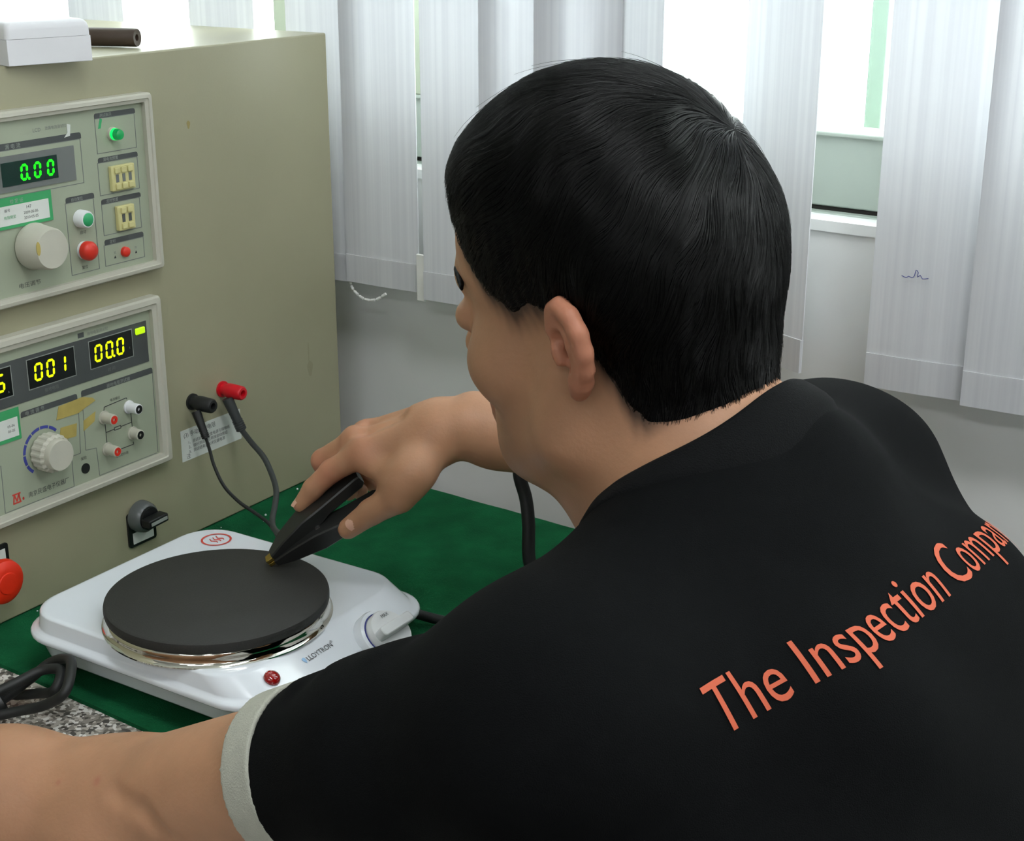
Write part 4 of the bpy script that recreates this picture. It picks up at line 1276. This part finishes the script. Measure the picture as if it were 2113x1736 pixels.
def skin_material():
    m = mat('skin', (176, 131, 101), 0.50, var=0.10, scale=24, bump=0.10, bscale=420, sss=0.12, spec=0.35)
    nt = m.node_tree; b = nt.nodes['Principled BSDF']
    src = b.inputs['Base Color'].links[0].from_socket
    at = nt.nodes.new('ShaderNodeAttribute'); at.attribute_name = 'tint'
    sp = nt.nodes.new('ShaderNodeSeparateColor'); nt.links.new(at.outputs['Color'], sp.inputs[0])
    m1_ = nt.nodes.new('ShaderNodeMix'); m1_.data_type = 'RGBA'; m1_.inputs[7].default_value = lin((196, 112, 92))
    nt.links.new(sp.outputs[0], m1_.inputs[0]); nt.links.new(src, m1_.inputs[6])
    m2_ = nt.nodes.new('ShaderNodeMix'); m2_.data_type = 'RGBA'; m2_.inputs[7].default_value = lin((160, 84, 76))
    nt.links.new(sp.outputs[1], m2_.inputs[0]); nt.links.new(m1_.outputs[2], m2_.inputs[6])
    m3_ = nt.nodes.new('ShaderNodeMix'); m3_.data_type = 'RGBA'; m3_.inputs[7].default_value = lin((38, 32, 29))
    nt.links.new(sp.outputs[2], m3_.inputs[0]); nt.links.new(m2_.outputs[2], m3_.inputs[6])
    nt.links.new(m3_.outputs[2], b.inputs['Base Color'])
    return m
SKIN = skin_material()
link('body', me, SKIN, man)

# eyes
for sd in (1, -1):
    bm = bmesh.new(); bmesh.ops.create_uvsphere(bm, u_segments=20, v_segments=14, radius=.0118 * HS)
    bmesh.ops.translate(bm, verts=bm.verts, vec=Vector(hw((.0800, sd * .032, .0125)) - MANLOC))
    ey = fin('eye', bm, M['white'], man, True)
    bm = bmesh.new(); lathe(bm, [(.0058, .0108), (.0040, .0119), (0, .0123)], Vector(hw((.0800, sd * .032, .0125)) - MANLOC), Vector(HF - HU * .25), 20)
    fin('iris', bm, M['black'], ey, True)

# nails
NAIL = mat('nail', (214, 168, 146), 0.28, var=0.02)
def nail(c, along, out, w, l):
    a = Vector(along).normalized(); o = Vector(out); o = (o - a * o.dot(a)).normalized(); s = a.cross(o)
    bm = bmesh.new(); n = 6
    rows = []
    for i in range(n + 1):
        q = -1 + 2 * i / n
        rows.append([Vector(c) - Vector(MANLOC) + a * (l * t) * (1 - .25 * q * q) + s * (w * q) + o * (-.0024 * q * q + hh) for t, hh in ((-1, -.0004), (-.3, .0004), (.5, .0005), (1, 0.0001))])
    V = [[bm.verts.new(p) for p in r] for r in rows]
    for i in range(n):
        for j in range(3): bm.faces.new((V[i][j], V[i + 1][j], V[i + 1][j + 1], V[i][j + 1]))
    fin('nail', bm, NAIL, man, True)
nail(A3(.1090, .0312, .1259), (-.021, .007, -.0185), (-.52, -.80, .28), .0058, .0064)
nail(A3(.0625, .0665, .1275) + A3(-.0050, -.0010, .0045), (-.011, -.001, -.0145), (-.8, -.05, .6), .0048, .0056)

# ------------------------------------------------------------------ shirt
HEML = LSH + (LEL - LSH) * .50
aL = (LEL - LSH) / np.linalg.norm(LEL - LSH)
HEMR = RSH + (REL - RSH) * .66
aR = (REL - RSH) / np.linalg.norm(REL - RSH)
def fold(P):
    """shallow creases drawn across the cloth"""
    q = (P - NB) @ TBAS.T
    w = np.sin(q[:, 0] * 26 + q[:, 2] * 46 + 1.4 * np.sin(q[:, 0] * 17 + 1)) * .0014 + np.sin(q[:, 0] * -34 + q[:, 2] * 30 + 2 * np.sin(q[:, 2] * 11)) * .0011
    return w
TORSO_PAD = [dict(o) for o in torso_ops]
for o in TORSO_PAD:
    if o['t'] == 'c': o['ra'] += .009; o['rb'] += .009
    else: o['r'] = o['r'] + .010
shirt_ops = TORSO_PAD + [
    cap(LSH, LSH + (LEL - LSH) * .30, .064, .058, .03), cap(LSH + (LEL - LSH) * .30, LSH + (LEL - LSH) * .62, .056, .049, .02),
    cap(RSH, RSH + (REL - RSH) * .75, .062, .056, .03),
]
# soft creases along the near sleeve
for t, r, hgt in ((.19, .013, .0095), (.29, .009, .0070), (.38, .011, .0100), (.46, .007, .0050)):
    R_t = .064 + (.056 - .064) * min(t / .30, 1) + (.049 - .056) * max(0, min((t - .30) / .32, 1))
    c = LSH + (LEL - LSH) * t
    e1 = np.array([.35, .62, .70]); e2 = np.array([.08, -.12, .99])
    for q0, q1 in ((e1, e2),):
        q0 = q0 - aL * (q0 @ aL); q0 /= np.linalg.norm(q0); q1 = q1 - aL * (q1 @ aL); q1 /= np.linalg.norm(q1)
        shirt_ops.append(cap(c + q0 * (R_t - r + hgt), c + q1 * (R_t - r + hgt * .4) + aL * .022, r, r * .8, .012))
def wrinkle(base):
    def f(P): return field(P, base) + fold(P)
    return dict(t='f', f=f, k=0, m='u')
clips = [
    dict(half(HEML, aL), k=.004), 
]
def sleeve_clip(P):
    """+ beyond the hem of either sleeve (only near that arm)"""
    dl = (P - HEML) @ aL
    dl = np.where(np.linalg.norm(P - HEML, axis=1) < .17, dl, -1)
    dr = (P - HEMR) @ aR
    dr = np.where(np.linalg.norm(P - HEMR, axis=1) < .15, dr, -1)
    return np.maximum(dl, dr)
NECKC, NECKN = NB + SP * .048 + FP * .004, (SP * .93 - FP * .30)
NECKN = NECKN / np.linalg.norm(NECKN)
HEMP = PEL - SP * .02
cut = [dict(t='f', f=sleeve_clip, k=0, m='i'),
       cap(NB - SP * .03 + FP * .006, NB + SP * .16 - FP * .02 + FP * .05, .076, .086, .006, 's'),
       cap(LSH + (LEL - LSH) * .40, LEL + (LEL - LSH) * .2, .0455, .041, 0, 's'),
       cap(RSH + (REL - RSH) * .55, REL, .046, .044, 0, 's'),
       half(HEMP, -SP)]
SV = 0.0032
spos, sQ = surface([wrinkle(shirt_ops)] + cut, (-.10, -.72, -.32), (.86, .16, .42), SV, 2)
SHIRT = mat('black_jersey', (11, 12, 13), 0.9, var=0.10, scale=90, bump=0.25, bscale=1400, spec=0.08)
sh = link('shirt', np_mesh('shirt', spos - MANLOC, sQ), SHIRT, man)
sh['label'] = 'black short-sleeved shirt with orange lettering across the back'

# grey band round the near sleeve's hem
def ring_band(name, ops, base, a, t0, t1, grow, m, vox=.0015):
    def f(P):
        d = field(P, ops) - grow
        s = (P - base) @ a
        return np.maximum(np.maximum(d, -(d + grow + .0026)), np.maximum(s - t1, t0 - s))
    c = base + a * (t0 + t1) / 2
    p, q = surface([dict(t='f', f=f, k=0, m='u')], c - .10, c + .10, vox, 1)
    return link(name, np_mesh(name, p - MANLOC, q), m, sh)
BAND = mat('grey_rib', (176, 176, 164), 0.9, var=0.05, scale=120, bump=0.4, bscale=900, spec=0.1)
sleeve_only = shirt_ops[len(TORSO_PAD):len(TORSO_PAD) + 2]
bd = ring_band('sleeve_band', sleeve_only, HEML, aL, -.004, .022, .0008, BAND)
bd['label'] = 'light grey ribbed band at the sleeve hem'
bd2 = ring_band('sleeve_band', shirt_ops[len(TORSO_PAD) + 2:len(TORSO_PAD) + 3], HEMR, aR, -.004, .020, .0008, BAND)
bd2['label'] = 'light grey ribbed band at the far sleeve hem'

# collar: a rib band lying along the neck opening
NA, NBB, NR0, NR1 = cut[1]['a'], cut[1]['b'], cut[1]['ra'], cut[1]['rb']
nax = (NBB - NA) / np.linalg.norm(NBB - NA)
nx = np.cross(nax, [0, 0, 1.0]); nx /= np.linalg.norm(nx); ny = np.cross(nax, nx)
hs = np.linspace(-.09, .13, 441)
NPH = 120
def ring_on_cloth(dr, off):
    out = []
    for i in range(NPH):
        a = 2 * math.pi * i / NPH
        rad_ = NR0 + (NR1 - NR0) * np.clip(hs / np.linalg.norm(NBB - NA), 0, 1) + dr
        pts_ = NA + hs[:, None] * nax + rad_[:, None] * (math.cos(a) * nx + math.sin(a) * ny)
        ins = field(pts_, TORSO_PAD) < off
        k = np.nonzero(ins)[0]
        out.append(pts_[k[-1]] if len(k) else pts_[0])
    o = np.array(out)
    for _ in range(6):
        o = o * .5 + .25 * (np.roll(o, 1, 0) + np.roll(o, -1, 0))
    return o
rows = [ring_on_cloth(.0005, -.004), ring_on_cloth(-.0012, .0012), ring_on_cloth(.0000, .0036), ring_on_cloth(.0030, .0046), ring_on_cloth(.0070, .0045), ring_on_cloth(.0115, .0042), ring_on_cloth(.0135, .0032), ring_on_cloth(.0138, -.0010)]
bm = bmesh.new()
loft(bm, [[Vector(p_ - MANLOC) for p_ in r] for r in rows], False, False)
fin('collar', bm, mat('black_rib', (12, 13, 14), 0.9, var=0.08, scale=200, bump=0.4, bscale=1100, spec=0.15), sh, True, angle=180)

# trousers and shoes (below the frame)
tr_ops = [ell(PEL, (.178, .138, .132), TBAS, .06)]
for h, k, a in zip(HIP, KN, ANK):
    tr_ops += [cap(h, k, .092, .066, .04), cap(k, a, .062, .050, .02)]
tr_cut = [half(PEL + A3(0, 0, .055), (0.25, -.18, 1)), half((0, 0, FLOOR + .075), (0, 0, -1))]
p, q = surface(tr_ops + tr_cut, (-.10, -.75, FLOOR), (.90, .10, .02), .007, 2)
o = link('trousers', np_mesh('trousers', p - MANLOC, q), mat('grey_trousers', (52, 54, 60), 0.85), man)
for a in ANK:
    so = [cap(a + A3(0, 0, -.050) - FB * .03, a + FB * .15 + A3(0, 0, -.062), .042, .034, .02), cap(a, a + A3(0, 0, -.05), .044, .046, .02)]
    p, q = surface(so + [half((0, 0, FLOOR + .002), (0, 0, -1))], a - .20, a + .24, .005, 2)
    link('shoe', np_mesh('shoe', p - MANLOC, q), M['black'], man)
stool = empty('stool', (PEL[0], PEL[1], FLOOR), 0, 'round wooden stool under the man in the black shirt', 'stool')
SH_ = PEL[2] - .128 - FLOOR - .012
bm = bmesh.new(); lathe(bm, [(0.150, SH_ - .035), (0.160, SH_ - .030), (0.160, SH_ - .008), (0.150, SH_)], seg=40)
fin('seat', bm, M['wood'], stool, True)
for k in range(4):
    a = math.pi / 4 + k * math.pi / 2
    bm = bmesh.new(); tube(bm, [(0.11 * math.cos(a), 0.11 * math.sin(a), SH_ - .034), (0.16 * math.cos(a), 0.16 * math.sin(a), 0.0)], 0.012, 12, 1, True, False)
    fin('leg', bm, M['steel'], stool, True)

# lettering across the back: laid along the cloth
TREE = BVHTree.FromPolygons([tuple(v) for v in spos], [tuple(int(i) for i in f) for f in sQ])
def on_cloth(start, direction, across, total, n=240):
    """walks over the cloth in the plane of 'direction', returns points and normals"""
    p, nrm, _, _ = TREE.find_nearest(Vector(start))
    d = Vector(direction).normalized(); a = Vector(across).normalized()
    out = []
    st = total / n
    for i in range(n + 1):
        out.append((p.copy(), nrm.copy()))
        pl_n = a
        t = nrm.cross(pl_n)
        t.normalize()
        if t.dot(d) < 0: t = -t
        d = t
        q, n2, _, _ = TREE.find_nearest(p + t * st)
        p = q; nrm = (nrm * .85 + n2 * .15).normalized()
    return out
TXT_LEN, TXT_H = 0.292, 0.0265
path = on_cloth(np.array([.3517, -.4843, .2325]) - RB * .0080, RB, (-.447, .361, .819), TXT_LEN + .030)
me = text_mesh('The Inspection Company', 1.0, res=4)
xs = [v.co.x for v in me.vertices]
capz = max(v.co.y for v in me.vertices)
bm = bmesh.new(); bm.from_mesh(me); bpy.data.meshes.remove(me)
x0, x1 = min(xs), max(xs)
for v in bm.verts:
    v.co = Vector(((v.co.x - x0) / (x1 - x0) * TXT_LEN, v.co.y / capz * TXT_H, 0))
bmesh.ops.triangulate(bm, faces=bm.faces)
for _ in range(4):
    ed = [e for e in bm.edges if e.calc_length() > .0035]
    if not ed: break
    bmesh.ops.subdivide_edges(bm, edges=ed, cuts=1)
    bmesh.ops.triangulate(bm, faces=[f for f in bm.faces if len(f.verts) > 3])
cache = {}
for v in bm.verts:
    w_ = v.co.x / TXT_LEN
    k = min(max((v.co.x + float(np.interp(w_, [0, .19, .62, .66, 1], [0, .0005, .006, .014, .016]))) / (TXT_LEN + .030) * 240, 0), 239.999)
    i = int(k); t = k - i
    p0, n0_ = path[i]; p1, n1_ = path[i + 1]
    p = p0.lerp(p1, t); n_ = n0_.lerp(n1_, t).normalized()
    tg = (path[min(i + 6, 240)][0] - path[max(i - 6, 0)][0]).normalized()
    upd = n_.cross(tg).normalized()
    if upd.z < 0: upd = -upd
    q, nn, _, _ = TREE.find_nearest(p + upd * v.co.y)
    v.co = q + nn * .0007 - Vector(MANLOC)
PRINT = mat('orange_print', (192, 92, 66), 0.7, var=0.03, spec=0.2)
tl = fin('back_lettering', bm, PRINT, sh)
tl['label'] = 'orange lettering printed across the back'
# ------------------------------------------------------------------ hair: a cap following the hairline, and combed strands
def hair_depth(p):
    b = hair_margin(p)
    t = np.interp(b, [-.006, 0, .005, .020, .045, .080, .120], [-.006, -.0012, .0012, .0035, .0085, .0135, .0175])
    front = np.exp(-(((p[:, 0] - .085) / .040) ** 2 + ((p[:, 2] - .105) / .036) ** 2))
    back = np.exp(-(((p[:, 0] + .085) / .05) ** 2 + ((p[:, 2] - .02) / .05) ** 2))
    return t + .0095 * front + .001 * back
scalp_ops = skull_ops + neck_ops
def cap_field(P):
    return field(P, scalp_ops) - HS * hair_depth(hl(P))
lo_, hi_ = HEAD_O - .16, HEAD_O + .20
cpos, cQ = surface([dict(t='f', f=cap_field, k=0, m='u'), dict(t='f', f=lambda P: -(hair_margin(hl(P)) + .004), k=0, m='i')], lo_, hi_, .0024, 2)
HAIRCAP = mat('hair_base', (7, 7, 8), 0.6, var=0.1, scale=300, spec=0.08)
hair = link('hair', np_mesh('hair', cpos - MANLOC, cQ), HAIRCAP, man)
hair['label'] = 'short black hair, longer and combed forward on top'

tri = cpos[cQ]
area = np.linalg.norm(np.cross(tri[:, 1] - tri[:, 0], tri[:, 3] - tri[:, 0]), axis=1)
NS = 26000
pick = RNG.choice(len(cQ), NS * 2, p=area / area.sum())
w = RNG.random((len(pick), 2))
root = tri[pick, 0] + (tri[pick, 1] - tri[pick, 0]) * w[:, :1] + (tri[pick, 3] - tri[pick, 0]) * w[:, 1:]
rl = hl(root)
mg = hair_margin(rl)
ok = (mg > .001) & (field(root, scalp_ops) > .0004)
root, rl, mg = root[ok][:NS], rl[ok][:NS], mg[ok][:NS]
def grad(P, e=.0012):
    g = np.stack([cap_field(P + np.eye(3)[i] * e) - cap_field(P - np.eye(3)[i] * e) for i in range(3)], 1)
    return g / np.maximum(np.linalg.norm(g, axis=1, keepdims=True), 1e-9)
WH = np.array([-.072, -.014, .098])
K = 6
length = np.interp(mg, [0, .02, .05, .085, .13], [.003, .006, .017, .034, .046]) * (.75 + .5 * RNG.random(len(root)))
length = np.where(rl[:, 0] < .05, np.minimum(length, .0022 + mg * .8), length)
P0 = root.copy()
pts = [P0.copy()]
n0 = grad(P0)
stray = (RNG.random(len(root)) < .006) & (rl[:, 2] > .10) & (rl[:, 0] < .035)
lift = np.where(stray, .0025 + .005 * RNG.random(len(root)), .0006 + .0022 * RNG.random(len(root)) * np.clip(mg / .05, .2, 1))
for i in range(1, K):
    q = hl(P0)
    v = q - WH
    v /= np.maximum(np.linalg.norm(v, axis=1, keepdims=True), 1e-6)
    v[:, 2] -= .35
    v[:, 0] += np.where(q[:, 2] > .075, .45 * np.clip((q[:, 0] + .02) / .06, 0, 1), 0)
    v[:, 1] += np.where((q[:, 2] > .08) & (q[:, 0] > 0), .18, 0)
    ph = np.sin(q[:, 0] * 95 + q[:, 1] * 120) + np.sin(q[:, 2] * 130 - q[:, 1] * 70 + 1.3)
    ph2 = np.sin(q[:, 0] * 310 + q[:, 1] * 240 + q[:, 2] * 200)
    wd = v @ HB
    n = grad(P0)
    wd -= n * (wd * n).sum(1, keepdims=True)
    wd /= np.maximum(np.linalg.norm(wd, axis=1, keepdims=True), 1e-6)
    sd = np.cross(n, wd)
    wd = wd + sd * (.16 * ph + .10 * ph2)[:, None]
    wd /= np.linalg.norm(wd, axis=1, keepdims=True)
    P0 = P0 + wd * (length / (K - 1))[:, None]
    d = cap_field(P0)
    n = grad(P0)
    P0 = P0 - n * d[:, None]
    pts.append(P0 + n * (lift * (i / (K - 1)) ** .8)[:, None])
S = np.stack(pts, 1)
hc_ = bpy.data.hair_curves.new('hair_strands')
hc_.add_curves([K] * len(S))
hc_.points.foreach_set('position', (S - MANLOC).astype(np.float32).ravel())
ra = hc_.attributes.get('radius') or hc_.attributes.new('radius', 'FLOAT', 'POINT')
rad = np.tile(np.linspace(.00017, .00005, K), len(S)).astype(np.float32)
ra.data.foreach_set('value', rad)
HM = bpy.data.materials.new('black_hair')
HM.use_nodes = True
nt = HM.node_tree
nt.nodes.remove(nt.nodes['Principled BSDF'])
hb = nt.nodes.new('ShaderNodeBsdfHairPrincipled')
hb.parametrization = 'ABSORPTION'
hb.inputs['Absorption Coefficient'].default_value = (7.0, 6.6, 6.2)
hb.inputs['Roughness'].default_value = 0.20
hb.inputs['IOR'].default_value = 1.38
hb.inputs['Radial Roughness'].default_value = 0.35
nt.links.new(hb.outputs[0], nt.nodes['Material Output'].inputs['Surface'])
hc_.materials.append(HM)
ho = bpy.data.objects.new('hair_strands', hc_)
COL.objects.link(ho); ho.parent = hair
ho['kind'] = 'stuff'
# eyebrows
for sd in (1, -1):
    ops_ = [hc((.0935, sd * .014, .034), (.0890, sd * .036, .040), .0036, .0036, 0), hc((.0890, sd * .036, .040), (.0740, sd * .054, .032), .0036, .0016, 0)]
    p, q = surface(ops_, hw((.085, sd * .034, .04)) - .05, hw((.085, sd * .034, .04)) + .05, .0016, 1)
    link('eyebrow', np_mesh('eyebrow', p - MANLOC, q), HAIRCAP, man)
